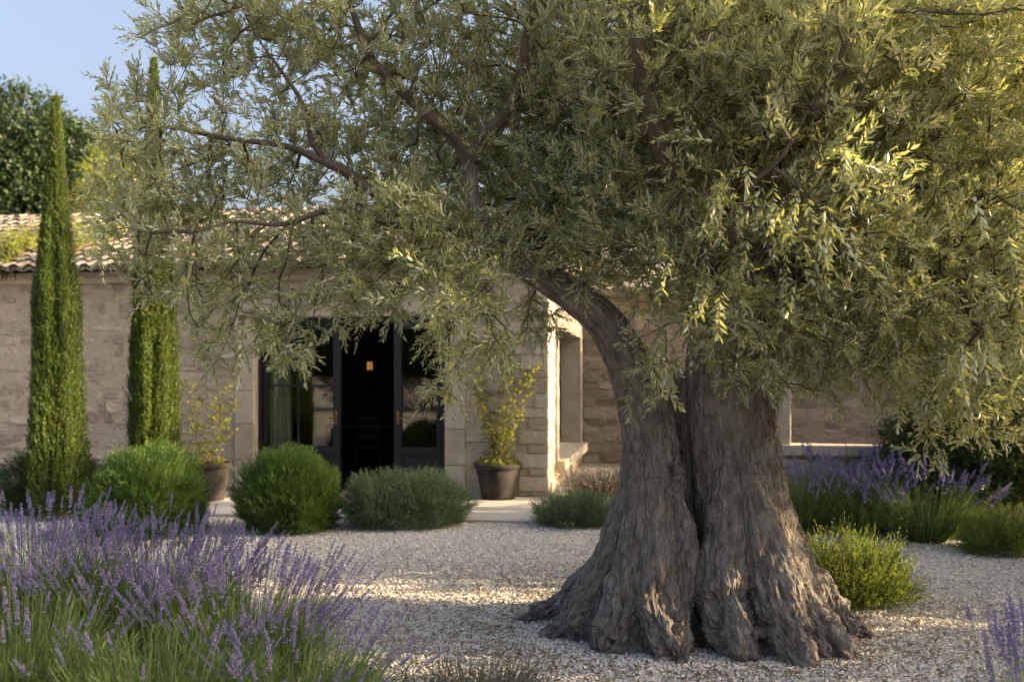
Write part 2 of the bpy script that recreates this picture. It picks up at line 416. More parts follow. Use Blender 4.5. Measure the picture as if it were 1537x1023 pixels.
def olive_trunk():
    stems = []   # (points, radii)
    L = [OL(965, 985, 6.05), OL(968, 900, 6.0), OL(975, 800, 6.0), OL(980, 700, 6.0), OL(970, 620, 6.0), OL(945, 545, 6.0), OL(905, 478, 5.95), OL(845, 432, 5.9), OL(775, 392, 5.85), OL(725, 345, 5.85), OL(706, 285, 5.85), OL(704, 235, 5.85)]
    Lr = [.46, .32, .215, .170, .158, .134, .108, .090, .076, .062, .050, .042]
    Rr_ = [OL(1140, 985, 6.1), OL(1135, 900, 6.1), OL(1120, 800, 6.1), OL(1105, 700, 6.1), OL(1098, 600, 6.1), OL(1098, 520, 6.1), OL(1105, 430, 6.1), OL(1120, 340, 6.1), OL(1135, 250, 6.1)]
    Rr = [.60, .42, .31, .278, .275, .27, .24, .19, .15]
    stems.append((L, Lr)); stems.append((Rr_, Rr))
    stems.append(([OL(1040, 960, 6.3), OL(1040, 850, 6.28), OL(1036, 740, 6.25), OL(1032, 640, 6.22), OL(1040, 560, 6.2)], [.30, .24, .17, .14, .12]))   # dark back of the cleft
    # second and third stem hidden in the crown
    stems.append(([OL(1110, 520, 6.15), OL(1165, 420, 6.2), OL(1250, 330, 6.25), OL(1330, 260, 6.3)], [.17, .15, .12, .08]))
    stems.append(([OL(1085, 540, 6.0), OL(1060, 450, 5.8), OL(1035, 360, 5.6), OL(1010, 270, 5.5)], [.15, .125, .10, .07]))
    stems.append(([OL(1110, 560, 6.3), OL(1120, 480, 6.6), OL(1100, 380, 7.0), OL(1080, 300, 7.3)], [.15, .12, .10, .07]))
    def root(pts, r):
        # every root ridge runs out of the stem it belongs to, so its top is hidden inside that stem
        p0 = np.array(pts[0]); zt = p0[2] + .62
        ax = min((np.array(q) for st_ in stems[:2] for q in resample(st_[0], .05) if abs(q[2] - zt) < .06), key=lambda q: np.linalg.norm((q - p0)[:2]))
        m = p0 * .68 + ax * .32; m[2] = p0[2] + .28
        stems.append(([ax * .8 + np.array([p0[0], p0[1], zt]) * .2, m] + list(pts), [.04, r[0] * .70, r[0] * .92] + [q * .94 for q in r[1:]]))
    G = lambda px, py: FPX * EYE / (py - HY)     # distance of the ground seen at this pixel row
    def RG(px, py, z=0.0):
        p = W(px, py, G(px, py)) - OLIVE; p[2] = z; return p
    root([OL(962, 700, 6.12), OL(938, 790, 6.25), OL(893, 868, 6.4), OL(835, 912, 6.5), RG(772, 930, -.05)], [.08, .115, .115, .10, .06])
    root([OL(950, 740, 6.0), OL(920, 850, 6.0), OL(880, 915, 6.0), RG(825, 955, -.03)], [.10, .15, .14, .07])
    root([OL(965, 780, 5.9), OL(945, 890, 5.8), OL(925, 950, 5.75), RG(900, 975, -.03)], [.13, .16, .14, .09])
    root([OL(985, 800, 5.85), OL(985, 900, 5.7), OL(1005, 965, 5.58), RG(1035, 998, -.04)], [.13, .16, .12, .07])
    root([OL(1020, 760, 5.85), OL(1030, 830, 5.8), OL(1020, 900, 5.75), OL(1010, 950, 5.7)], [.05, .095, .10, .07])   # burl beside the cleft
    root([OL(1095, 780, 5.85), OL(1085, 880, 5.72), OL(1105, 950, 5.6), RG(1125, 992, -.04)], [.15, .17, .14, .08])
    root([OL(1130, 770, 5.85), OL(1160, 880, 5.7), OL(1180, 950, 5.58), RG(1205, 998, -.04)], [.15, .18, .15, .09])
    root([OL(1140, 760, 5.95), OL(1172, 860, 5.85), OL(1215, 935, 5.7), RG(1282, 988, -.04)], [.10, .14, .13, .06])
    root([OL(1150, 700, 6.1), OL(1182, 800, 6.1), OL(1222, 885, 6.05), RG(1315, 955, -.05)], [.07, .11, .12, .05])
    root([OL(1140, 740, 6.3), OL(1180, 840, 6.5), RG(1260, 915, -.04)], [.12, .15, .08])
    root([OL(1100, 760, 6.4), OL(1110, 850, 6.7), RG(1120, 890, -.04)], [.15, .17, .08])
    root([OL(1000, 760, 6.3), OL(990, 850, 6.6), RG(970, 890, -.04)], [.14, .16, .08])
    mb = MB(); segs = []
    for i, (P, r) in enumerate(stems):
        Q, q = resample(P, .05, r)
        tube(mb, Q, q, 20)
        s = np.concatenate([[0], np.cumsum(np.linalg.norm(np.diff(Q, axis=0), axis=1))])
        T, A, B = frames(Q)
        down = i >= 6
        s = (Q[0][2] - s) if down else (Q[0][2] + s)
        for k in range(len(Q)): segs.append((Q[k], q[k], -T[k] if down else T[k], s[k], i, A[k], B[k]))
    tmp = mb.build('trunk_blank', bark)
    md = tmp.modifiers.new('r', 'REMESH'); md.mode = 'VOXEL'; md.voxel_size = .0058
    sm = tmp.modifiers.new('s', 'SMOOTH'); sm.factor = .5; sm.iterations = 34
    dg = bpy.context.evaluated_depsgraph_get(); dg.update()
    me = bpy.data.meshes.new_from_object(tmp.evaluated_get(dg)); bpy.data.objects.remove(tmp)
    n = len(me.vertices); V = np.empty(n * 3, np.float32); me.vertices.foreach_get('co', V); V = V.reshape(-1, 3).astype(float)
    Nn = np.empty(n * 3, np.float32); me.vertices.foreach_get('normal', Nn); Nn = Nn.reshape(-1, 3).astype(float)
    SQ, Sr, ST, SS, SI, SA, SB = (np.array([s[k] for s in segs]) for k in range(7))
    # the bark's grain runs along the nearest stem or root; near a seam the two reliefs are blended
    off = np.random.default_rng(5).uniform(-4, 4, (SI.max() + 1, 3)) * [1, 1, 0]
    def relief(uvw, v):
        wob = .02 * np.stack([vnoise(v * 4), vnoise(v * 4 + 7), vnoise(v * 4 + 13)], -1)
        flute = fbm((uvw + wob) * [6.5, 6.5, .9], 3)
        fis = ridged((uvw + wob * .6) * [27, 27, 3.6], 3)
        fine = ridged((uvw + wob * .3) * [62, 62, 9], 2)
        return flute * .022 + (fis - .35) * .0125 + (fine - .3) * .0085
    uvw = np.empty_like(V); h = np.empty(n)
    for c0 in range(0, n, 10000):
        v = V[c0:c0 + 10000]; m = len(v)
        d = np.linalg.norm(v[:, None] - SQ[None], axis=2) / Sr[None]
        i1 = SI[d.argmin(1)]; d1 = d.min(1)
        d2 = np.where(SI[None] == i1[:, None], 1e9, d); i2 = SI[d2.argmin(1)]; dd2 = d2.min(1)
        hs = []
        for ii in (i1, i2):
            dm = np.where(SI[None] == ii[:, None], d, 1e9)
            j = np.argpartition(dm, 5, axis=1)[:, :5]; dj = np.take_along_axis(dm, j, 1)
            wg = np.exp(-10 * (dj - dj.min(1, keepdims=True))); wg /= wg.sum(1, keepdims=True)
            dv = v[:, None] - SQ[j]
            c3 = np.stack([(np.einsum('ijk,ijk->ij', dv, X) * wg).sum(1) for X in (SA[j], SB[j])] + [((np.einsum('ijk,ijk->ij', dv, ST[j]) + SS[j]) * wg).sum(1)], -1) + off[ii]
            if ii is i1: uvw[c0:c0 + 10000] = c3
            hs.append(relief(c3, v))
        k = np.clip(.5 + (dd2 - d1) * 2.2, .5, 1)
        h[c0:c0 + 10000] = hs[0] * k + hs[1] * (1 - k)
    z = V[:, 2]
    base = np.clip(1 - z / .75, 0, 1)
    lump = fbm(V * [7, 7, 6], 4)
    pit = np.clip(fbm(V * [11, 11, 6] + 31, 3) - .16, 0, 1)
    top = np.clip((2.6 - z) / .8, .4, 1)
    h = h * top + base * (lump * .075 - pit * .26) + (1 - base) * lump * .012
    # knots: swollen rings round small hollows
    kr = np.random.default_rng(12)
    for q in range(26):
        i = int(kr.integers(n)); r_ = kr.uniform(.035, .085)
        if V[i, 2] > 1.7: continue
        d_ = np.linalg.norm((V - V[i]) * [1, 1, .7], axis=1) / r_
        h += r_ * (.42 * np.exp(-((d_ - .75) / .38) ** 2) - .75 * np.exp(-(d_ / .42) ** 2))
    # chunky plates low down
    h += base * .022 * (ridged(V * [15, 15, 9] + 3, 2) - .4)
    V2 = V + Nn * h[:, None]
    me.vertices.foreach_set('co', V2.astype(np.float32).ravel())
    at = me.attributes.new('uvw', 'FLOAT_VECTOR', 'POINT'); at.data.foreach_set('vector', uvw.astype(np.float32).ravel())
    me.polygons.foreach_set('use_smooth', np.ones(len(me.polygons), bool))
    me.update(); me.name = 'trunk'
    print('trunk verts', n)
    link('trunk', me, olive)
olive_trunk()

# main limbs in view (and their hidden fellows), each tapering on from the trunk
LIMBS = [
    ([(704, 262, 5.85), (690, 215, 5.85), (650, 175, 5.9), (600, 135, 5.95), (565, 95, 6.0), (540, 45, 6.0), (515, -20, 6.0)], .046, .016),
    ([(704, 250, 5.85), (728, 205, 5.8), (762, 165, 5.8), (785, 115, 5.8), (790, 60, 5.75), (810, 0, 5.7), (820, -90, 5.7)], .044, .016),
    ([(735, 360, 5.85), (690, 352, 5.7), (630, 350, 5.6), (560, 325, 5.5), (490, 318, 5.45), (430, 338, 5.4), (355, 333, 5.35), (290, 350, 5.3)], .036, .004),
    ([(640, 352, 5.62), (590, 310, 5.7), (540, 272, 5.75), (480, 240, 5.8), (415, 216, 5.8), (320, 205, 5.8), (240, 190, 5.8), (175, 195, 5.8)], .036, .004),
    ([(492, 246, 5.8), (468, 215, 5.8), (455, 160, 5.85), (425, 110, 5.85), (392, 70, 5.9), (360, 10, 5.9)], .02, .004),
    ([(790, 400, 5.9), (820, 320, 6.3), (830, 260, 6.6), (860, 180, 6.8), (880, 90, 6.9)], .05, .015),
    ([(1010, 275, 5.5), (985, 190, 5.3), (965, 110, 5.2), (950, 20, 5.1), (945, -80, 5.1)], .07, .02),
    ([(1135, 260, 6.1), (1150, 170, 6.1), (1160, 80, 6.1), (1180, -30, 6.1), (1190, -160, 6.1)], .15, .03),
    ([(1325, 265, 6.3), (1400, 210, 6.3), (1480, 180, 6.3), (1570, 160, 6.3), (1680, 170, 6.2)], .08, .02),
    ([(1180, 400, 6.2), (1260, 380, 5.9), (1350, 390, 5.6), (1430, 430, 5.4), (1470, 500, 5.3), (1490, 570, 5.25)], .06, .005),
    ([(1080, 300, 7.3), (1070, 220, 7.5), (1060, 120, 7.6), (1050, 20, 7.6)], .07, .02),
    ([(1060, 450, 5.8), (1075, 400, 5.4), (1110, 340, 5.1), (1130, 280, 4.95), (1175, 235, 4.85), (1215, 160, 4.8)], .03, .006),
]
limb_bark = solid_mat('limb bark', [(.3, (.040, .031, .024)), (.5, (.085, .068, .054)), (.75, (.15, .125, .105))], scale=22, detail=8, rough=.9, bump=.8, bscale=60, coord='@uvw', stretch=(1, 1, .2), bdist=.012)
twig_bark = solid_mat('twig bark', [(.3, (.045, .040, .026)), (.7, (.11, .095, .065))], scale=30, rough=.85, bump=.2)
limb_pts = []
for P, r0, r1 in LIMBS:
    Q, q = resample([OL(*p) for p in P], .06, np.linspace(r0, r1, len(P)))
    Q = Q + .012 * np.stack([vnoise(Q * 6), vnoise(Q * 6 + 5), vnoise(Q * 6 + 11)], -1)
    q = q * (1 + .12 * vnoise(Q * 9))
    mb = MB(); tube(mb, Q, q, 10, uvw=True)
    mb.build('limb', limb_bark, olive)
    limb_pts.append(Q)

# crown volumes: centre pixel and distance, half width and height in pixels, half depth in metres, weight
BL = [
    (820, 395, 5.6, 60, 32, .2, .9), (880, 425, 5.55, 40, 26, .15, .7), (390, 20, 6.0, 110, 60, .5, .6), (270, 60, 5.9, 55, 60, .35, .5),
    (315, 90, 6.08, 95, 105, 0.5, 0.372), (430, 50, 6.18, 130, 100, 0.7, 0.496), (235, 285, 5.98, 105, 120, 0.5, 0.496), (215, 380, 5.6, 75, 55, 0.35, 0.496),
    (330, 420, 5.5, 105, 90, 0.5, 0.651), (320, 500, 5.4, 50, 45, 0.25, 0.62),
    (430, 280, 6.18, 150, 120, 0.75, 0.527), (560, 110, 6.28, 160, 140, 0.8, 0.465), (560, 390, 5.5, 160, 90, 0.6, 0.682), (440, 495, 5.3, 62, 62, 0.3, 0.713),
    (540, 450, 5.3, 70, 40, 0.3, 0.62), (690, 470, 5, 75, 75, 0.35, 1.15), (678, 555, 4.95, 36, 48, 0.18, 1), (740, 510, 5, 45, 45, 0.2, 1),
    (640, 270, 6.18, 120, 110, 0.7, 0.496), (720, 240, 6.58, 180, 170, 0.9, 0.434), (750, 40, 6.48, 200, 130, 1, 0.465), (880, 250, 6.4, 150, 200, 1.1, 1.1),
    (800, 470, 6.3, 60, 50, 0.3, 0.9), (930, 310, 5.6, 120, 85, 0.6, 1.3), (1000, 120, 6, 220, 200, 1.4, 1.25), (1030, 390, 5.5, 100, 100, 0.6, 1.3),
    (985, 540, 5.1, 28, 48, 0.15, 1.2), (1110, 480, 5.2, 90, 70, 0.4, 1.3), (1120, 560, 5.3, 40, 40, 0.2, 0.8),
    (1200, 130, 6, 260, 230, 1.6, 1.25), (1420, 130, 6, 220, 230, 1.5, 1.2), (1240, 400, 5.6, 190, 150, 1, 1.35), (1430, 400, 5.6, 180, 160, 1.2, 1.3),
    (1250, 530, 5.6, 130, 70, 0.7, 1.2), (1440, 560, 5.3, 110, 95, 0.6, 1.15), (1400, 640, 5.2, 36, 45, 0.2, 0.8), (1500, 600, 5.2, 60, 60, 0.35, 1),
    (700, -140, 6.48, 330, 110, 1, 0.5), (1050, -170, 6.2, 330, 140, 1.3, 0.6), (1380, -170, 6.2, 280, 140, 1.3, 0.6), (1680, 250, 6.1, 180, 330, 1.3, 0.6),
    (1050, 200, 7.5, 380, 280, 0.7, 0.9), (1400, 330, 7.3, 260, 260, 0.6, 0.9),
 (210, 170, 5.98, 50, 70, 0.35, 0.9), (240, 290, 5.78, 90, 130, 0.4, 0.8), (600, 350, 5.6, 130, 70, 0.5, 0.9), (700, 420, 5.4, 70, 60, 0.4, 0.9),
 (790, 375, 5.62, 70, 38, .22, .9), (735, 345, 5.5, 55, 55, .25, .9),
]
def olive_crown():
    pts = []
    for (px, py, D, rx, ry, rd, wgt) in BL:
        k = D / FPX; a, b, cc = rx * k, ry * k, rd
        cnt = int(4.19 * a * b * cc * (195 if px >= 800 else 330) * wgt) + 6
        u = rng.normal(size=(cnt, 3)); u /= np.linalg.norm(u, axis=1, keepdims=True); u *= rng.random((cnt, 1)) ** .4
        pts.append(OL(px, py, D) + u * [a, cc, b])
    A = np.vstack(pts)
    A = A[A[:, 2] > .55]
    # thin out where points crowd
    order = rng.permutation(len(A)); A = A[order]
    keep = []
    cell = {}
    for i, p in enumerate(A):
        q = tuple(np.floor(p / .10).astype(int))
        if cell.get(q, 0) < 1: cell[q] = cell.get(q, 0) + 1; keep.append(i)
    A = A[keep]; n = len(A)
    # grow: each point joins the nearest part of the tree, near in distance and not too long a way from the trunk
    nodes = [q for Q in limb_pts for q in Q[2:]]
    plen = [0.3 * np.linalg.norm(q - np.array([0, 0, 2.0])) for q in nodes]
    parent = [-1] * len(nodes); nodes = list(nodes)
    NA = np.array(nodes); PL = np.array(plen)
    cost = np.empty(n); best = np.empty(n, int)
    for i in range(n):
        cst = np.linalg.norm(NA - A[i], axis=1) + .35 * PL
        best[i] = cst.argmin(); cost[i] = cst[best[i]]
    alive = np.ones(n, bool); paths = []
    for it in range(n):
        i = np.where(alive, cost, 1e9).argmin(); alive[i] = False
        b = best[i]; p0 = np.array(nodes[b]); p1 = A[i]; d = np.linalg.norm(p1 - p0)
        k = max(1, int(d / .08)); prev = b; idx = [b]
        side = rng.normal(0, .07 * d, 3); side[2] += .05 * d
        new = []
        for s in range(1, k + 1):
            t = s / k; q = p0 + (p1 - p0) * t + side * (4 * t * (1 - t)) * .6
            nodes.append(q); parent.append(prev); plen.append(plen[prev] + d / k); prev = len(nodes) - 1; idx.append(prev); new.append(prev)
        paths.append(idx)
        for q in new[::2] + [new[-1]]:
            cst = np.linalg.norm(A - nodes[q], axis=1) + .35 * plen[q]
            m = cst < cost; cost[m] = cst[m]; best[m] = q
    M = np.array(nodes); cntd = np.zeros(len(M))
    for idx in paths: cntd[idx[-1]] += 1
    par = np.array(parent)
    for i in range(len(M) - 1, -1, -1):
        if par[i] >= 0: cntd[par[i]] += cntd[i]
    rad = np.clip(.0019 * np.maximum(cntd, 1) ** .5, .0019, .022)
    tw = MB()
    for idx in paths:
        P = M[idx]; r = rad[idx].copy(); r[0] = min(r[0], r[min(1, len(r) - 1)] * 1.15)
        tube(tw, P, r, 5 if r[0] > .004 else 4, cap=False, uvw=True, rnd=rng.random())
    # leafy shoots
    S, T, Ln, Dr = [], [], [], []
    ctr = np.array([0, 0, 2.3])
    for idx in paths:
        P = M[idx]; m = len(P)
        if m < 2: continue
        ends = [(P[-1], P[-1] - P[-2])] * 4
        for j in range(max(1, m - 7), m):
            ends += [(P[j], P[j] - P[j - 1])] * 1
        for (p, d) in ends:
            d = d / max(np.linalg.norm(d), 1e-6); o = (p - ctr) / max(np.linalg.norm(p - ctr), 1e-6)
            low = p[2] < 2.15
            v = d * .55 + o * .35 + rng.normal(0, .7, 3); v[2] += (-.05 if low else .65)
            S.append(p); T.append(v); Ln.append(rng.uniform(.08, .17)); Dr.append(rng.uniform(0, .2) if low else rng.uniform(0, .1))
    S, T, Ln, Dr = np.array(S), np.array(T), np.array(Ln), np.array(Dr)
    lf = MB()
    shoots(lf, S, T, Ln, 8, .046, .0108, ang=44, droop=Dr, stem=.0014, stem_mb=tw, curl=.12, spread=.3)
    # bigger sprays nearest to the camera
    S2, T2 = [], []
    for (px, py, D, vx, vz) in SPRAYS:
        p = OL(px, py, D)
        for q in range(6): S2.append(p + rng.normal(0, .075, 3)); T2.append(np.array([vx, -.25, vz]) + rng.normal(0, .25, 3))
    shoots(lf, np.array(S2), np.array(T2), rng.uniform(.12, .24, len(S2)), 9, .060, .0185, ang=54, droop=.05, stem=.002, stem_mb=tw, curl=.10)
    print('olive', n, 'attractors', len(S), 'shoots')
    tw.build('branchwork', twig_bark, olive)
    lm = foliage_mat('olive leaf', [(0, (.040, .068, .034)), (.35, (.105, .148, .080)), (.75, (.210, .245, .145)), (1, (.36, .345, .17))], under=(.41, .455, .365), trans=(.64, .64, .16), tmix=.40, rough=.30, spec=.7)
    lf.build('foliage', lm, olive, smooth=False)
SPRAYS = [(1150, 210, 4.75, -0.1, 0.6), (1140, 130, 4.85, 0.3, 0.8), (1190, 160, 4.75, 0.2, 0.7), (1240, 230, 4.65, 0.5, 0.5), (1235, 260, 4.55, -0.02, -1), (1230, 330, 4.55, 0, -1), (1290, 250, 4.65, 0.9, -0.2), (1310, 290, 4.65, 0.7, 0.3),
          (1110, 270, 4.75, -0.4, -0.8), (1090, 290, 4.75, -0.1, -0.9), (1040, 230, 4.95, -1, 0.25), (1170, 290, 4.75, -0.3, -0.7), (1180, 380, 4.85, 0.1, -1), (1100, 380, 4.95, -0.1, -0.9), (1200, 420, 4.95, 0.1, -1), (1050, 420, 4.4, -0.3, -0.9),
          (990, 500, 5, -0.1, -1), (985, 540, 5, 0.05, -1), (1130, 110, 4.95, -0.5, 0.6), (1280, 180, 4.75, 0.5, 0.7), (1160, 330, 4.65, 0.1, -0.9), (1340, 200, 4.95, 0.7, 0.5), (610, 300, 4.9, -0.5, 0.6), (640, 330, 4.9, -0.6, 0.5), (620, 430, 4.9, -0.8, 0.1),
          (1480, 480, 4.6, 0.3, -1), (1430, 520, 4.6, 0, -1), (1520, 300, 4.5, 0.4, -0.9), (1390, 590, 5, 0.1, -1), (1500, 380, 4.5, 0.3, -0.8), (400, 500, 5.1, -0.2, -1), (430, 520, 5.1, 0.2, -0.8)]
olive_crown()
SMOOTH = False
# ================================================================ the stone house, the garden wall
TH = 9.0
HC = (0.434, 12.6, 0.0)               # the house's near right corner
u_ = np.array([math.cos(R(TH)), -math.sin(R(TH)), 0]); v_ = np.array([math.sin(R(TH)), math.cos(R(TH)), 0])
def HL(px, py, b):
    """pixel -> house coordinates (along, depth b, height) on the plane at depth b"""
    k = (px - CX) / FPX; o = np.array(HC) + v_ * b
    # (o + a u).x = k (o + a u).y
    a = (k * o[1] - o[0]) / (u_[0] - k * u_[1]); p = o + a * u_
    return a, b, EYE - (py - HY) / FPX * p[1]
ZROT = -R(TH)

stone = solid_mat('limestone rubble', [(.12, (.19, .16, .12)), (.40, (.36, .31, .24)), (.66, (.48, .42, .335)), (.95, (.62, .56, .47))], scale=9, detail=9, rough=.95, bump=.9, bscale=20, attr='rnd', amix=.4, bdist=.03)
mortar = solid_mat('lime mortar', [(.3, (.36, .31, .24)), (.7, (.48, .42, .335))], scale=12, rough=.95, bump=.6, bscale=60, bdist=.015)
dressed = solid_mat('dressed limestone', [(.2, (.33, .28, .215)), (.5, (.44, .385, .305)), (.75, (.53, .475, .39))], scale=5, detail=9, rough=.92, bump=.6, bscale=22, attr='rnd', amix=.25, bdist=.02)
shade_stone = solid_mat('limestone with painted shade', [(.12, (.17, .14, .105)), (.5, (.29, .245, .19)), (.95, (.40, .35, .28))], scale=9, detail=8, rough=.93, bump=.7, bscale=28, attr='rnd', amix=.5, bdist=.02)  # house limestone made darker: the wing's shade is put into the colour

def rubble(mb, O, X, Nn, w, h, holes=(), row=(.05, .17), wid=(.07, .38), depth=.019, mat=0, z0=0.0):
    """courses of rough stones over a rectangle: O origin, X along, Nn outward; holes are (x0, x1, z0, z1)"""
    O, X, Nn = (np.asarray(a, float) for a in (O, X, Nn)); Z = np.array([0, 0, 1.0])
    z = z0
    quads = []
    while z < h - .02:
        dh = min(rng.uniform(*row), h - z)
        if h - z - dh < .05: dh = h - z
        cuts = [0.0, w]; hs = [q for q in holes if q[2] < z + dh * .6 and q[3] > z + dh * .4]
        iv = [(0.0, w)]
        for q in hs:
            iv = [t for (a, b) in iv for t in ((a, min(b, q[0])), (max(a, q[1]), b)) if t[1] - t[0] > .03]
        for (a, b) in iv:
            x = a
            while x < b - .02:
                dw = min(rng.uniform(*wid) * (1 + 1.2 * (dh < .11)), b - x)
                if b - x - dw < .08: dw = b - x
                quads.append((x, x + dw, z, z + dh)); x += dw
        z += dh
    for (x0, x1, za, zb) in quads:
        dz_ = rng.normal(0, .011); kz = rng.uniform(-.012, .020); za = max(za + dz_ - kz, z0); zb = min(zb + dz_ + kz, h)
        K = 12; g = rng.uniform(.003, .010)
        cx, cz, hx, hz = (x0 + x1) / 2, (za + zb) / 2, (x1 - x0) / 2 - g, (zb - za) / 2 - g
        if hx < .01 or hz < .01: continue
        a = (np.arange(K) + .5) / K * 2 * math.pi
        ex = rng.uniform(.35, .6); c_, s_ = np.cos(a), np.sin(a)
        sx = np.sign(c_) * np.abs(c_) ** ex; sz = np.sign(s_) * np.abs(s_) ** ex
        j = 1 + rng.normal(0, .03, K); p = rng.uniform(.1, 1) * depth * (.75 + .5 * rng.random()); tl = rng.normal(0, .14, 2)
        rings = []
        for (f, dd) in ((1.0, -.03), (1.0, p - .006), (.86, p), (.45, p + rng.normal(0, .004))):
            lx, lz = cx + hx * sx * (j if f == 1 else j * f / 1.0 if f > .9 else f * j), cz + hz * sz * j * f
            d = dd + (rng.normal(0, .003, K) + (lx - cx) * tl[0] * .35 + (lz - cz) * tl[1] if dd > 0 else 0)
            rings.append(O + X * lx[:, None] + Z * lz[:, None] + Nn * np.broadcast_to(d, (K,))[:, None])
        V = np.vstack(rings + [O + X * cx + Z * cz + Nn * (p + rng.normal(0, .003))])
        i = np.arange(K); i2 = (i + 1) % K; F = []
        for r in range(3): F.append(np.stack([r * K + i, r * K + i2, (r + 1) * K + i2, (r + 1) * K + i], -1))
        tri = np.stack([3 * K + i, 3 * K + i2, np.full(K, 4 * K)], -1)
        mb.add(V, [np.vstack(F), tri], mat, rnd=rng.random())

def sheet(mb, O, X, w, h, holes=(), mat=1):
    """flat backing with rectangular holes, cut into a grid"""
    O, X = np.asarray(O, float), np.asarray(X, float)
    xs_ = sorted({0.0, w, *[q[0] for q in holes], *[q[1] for q in holes]}); zs_ = sorted({0.0, h, *[max(0, q[2]) for q in holes], *[min(h, q[3]) for q in holes]})
    for a, b in zip(xs_[:-1], xs_[1:]):
        for c_, d in zip(zs_[:-1], zs_[1:]):
            if any(a >= q[0] - 1e-6 and b <= q[1] + 1e-6 and c_ >= q[2] - 1e-6 and d <= q[3] + 1e-6 for q in holes): continue
            mb.add([O + X * a + [0, 0, c_], O + X * b + [0, 0, c_], O + X * b + [0, 0, d], O + X * a + [0, 0, d]], np.array([[0, 1, 2, 3]]), mat)

house = thing('stone_house', 'low stone farmhouse with tiled roof and dark glazed doorway behind the garden', 'house', HC, ZROT)
HW, HH = 13.0, 2.84                    # wall length (to the left) and height
dx0, dx1, dz1 = HL(382, 0, 0)[0], HL(668, 0, 0)[0], 2.34
SU = .27                               # width of the dressed stone round the door
# ---- walls
def walls():
    mb = MB(); ex, ey = (1, 0, 0), (0, 1, 0)
    hole = (HW + dx0 - SU, HW + dx1 + SU, -1, dz1 + .22)
    rubble(mb, (-HW, 0, 0), ex, (0, -1, 0), HW - .001, HH, [hole])
    sheet(mb, (-HW, -.0075, 0), ex, HW, HH, [(HW + dx0, HW + dx1, 0, dz1)])
    # reveal faces of the door
    for x in (dx0, dx1): sheet(mb, (x, .012, 0), ey, .42, dz1)
    # side wall with the window, and the pier at the corner
    rubble(mb, (0, 0, 0), ey, (1, 0, 0), 5.2, HH, [(1.05 - .16, 4.45 + .16, .28, 2.35)])
    sheet(mb, (.0075, 0, 0), ey, 5.2, HH, [(1.05, 4.45, .42, 2.2)])
    # inner faces, so that the walls have thickness
    sheet(mb, (-HW, .42, 0), ex, HW - .4, HH, [(HW + dx0, HW + dx1, 0, dz1)])
    mb.build('wall', [stone, mortar], house)
walls()
# ---- dressed stones: door surround, corner, window surround
def surround():
    mb = MB()
    for x0, x1 in ((dx0 - SU, dx0), (dx1, dx1 + SU)):
        z = 0.0
        while z < dz1 - .01:
            h = min(rng.uniform(.3, .48), dz1 - z)
            if dz1 - z - h < .15: h = dz1 - z
            box(mb, x0 + .003, x1 - .001, -.030 - rng.random() * .005, .38, z + .003, z + h - .003, .009, rnd=rng.random()); z += h
    box(mb, dx0 - SU - .08, dx1 + SU + .08, -.036, .38, dz1 + .003, dz1 + .235, .012, rnd=.6)
    mb.build('door_surround', dressed, house)
    mb = MB(); z = 0
    k = 0
    while z < HH - .02:
        h = min(rng.uniform(.10, .20), HH - z); lx = rng.uniform(.26, .40) if k % 2 else rng.uniform(.14, .24); ly = rng.uniform(.18, .26) if k % 2 else rng.uniform(.3, .46)
        box(mb, -lx, .030 + rng.random() * .010, -.030 - rng.random() * .010, ly, z + .002, z + h - .003, .016, rnd=rng.random()); z += h; k += 1
    mb.build('quoin', stone, house)
surround()
def side_window():
    y0, y1, z0, z1 = 1.05, 4.45, .42, 2.2
    fr = MB(); box(fr, -.36, .05, y0 - .16, y0 - .002, z0 + .002, z1 + .2, .01, rnd=.7); box(fr, -.36, .05, y1 + .002, y1 + .16, z0 + .002, z1 + .2, .01, rnd=.5)
    box(fr, -.36, .046, y0, y1, z1 + .002, z1 + .2, .01, rnd=.4)
    win = fr.build('window', dressed, house)
    sl = MB(); box(sl, -.36, .16, y0 - .2, y1 + .2, z0 - .14, z0, .02, rnd=.8); sl.build('window_sill', dressed, win)
    f = MB(); t = .06
    for a, b in ((y0, y0 + t), ((y0 + y1) / 2 - t / 2, (y0 + y1) / 2 + t / 2), (y1 - t, y1)): box(f, -.34, -.29, a, b, z0 + .002, z1, .006)
    for a, b in ((z0 + .002, z0 + t), (1.5, 1.5 + t * .6), (z1 - t, z1)): box(f, -.338, -.292, y0 + t, y1 - t, a, b, .006)
    f.build('window_frame', paint, win)
    gl = MB(); box(gl, -.318, -.312, y0 + .01, y1 - .01, z0 + .01, z1 - .01); gl.build('window_pane', glass, win)
paint = solid_mat('dark blue black paint', [(.3, (.005, .0065, .011)), (.7, (.010, .012, .019))], scale=8, rough=.42, bump=.06, bscale=80, spec=.45)
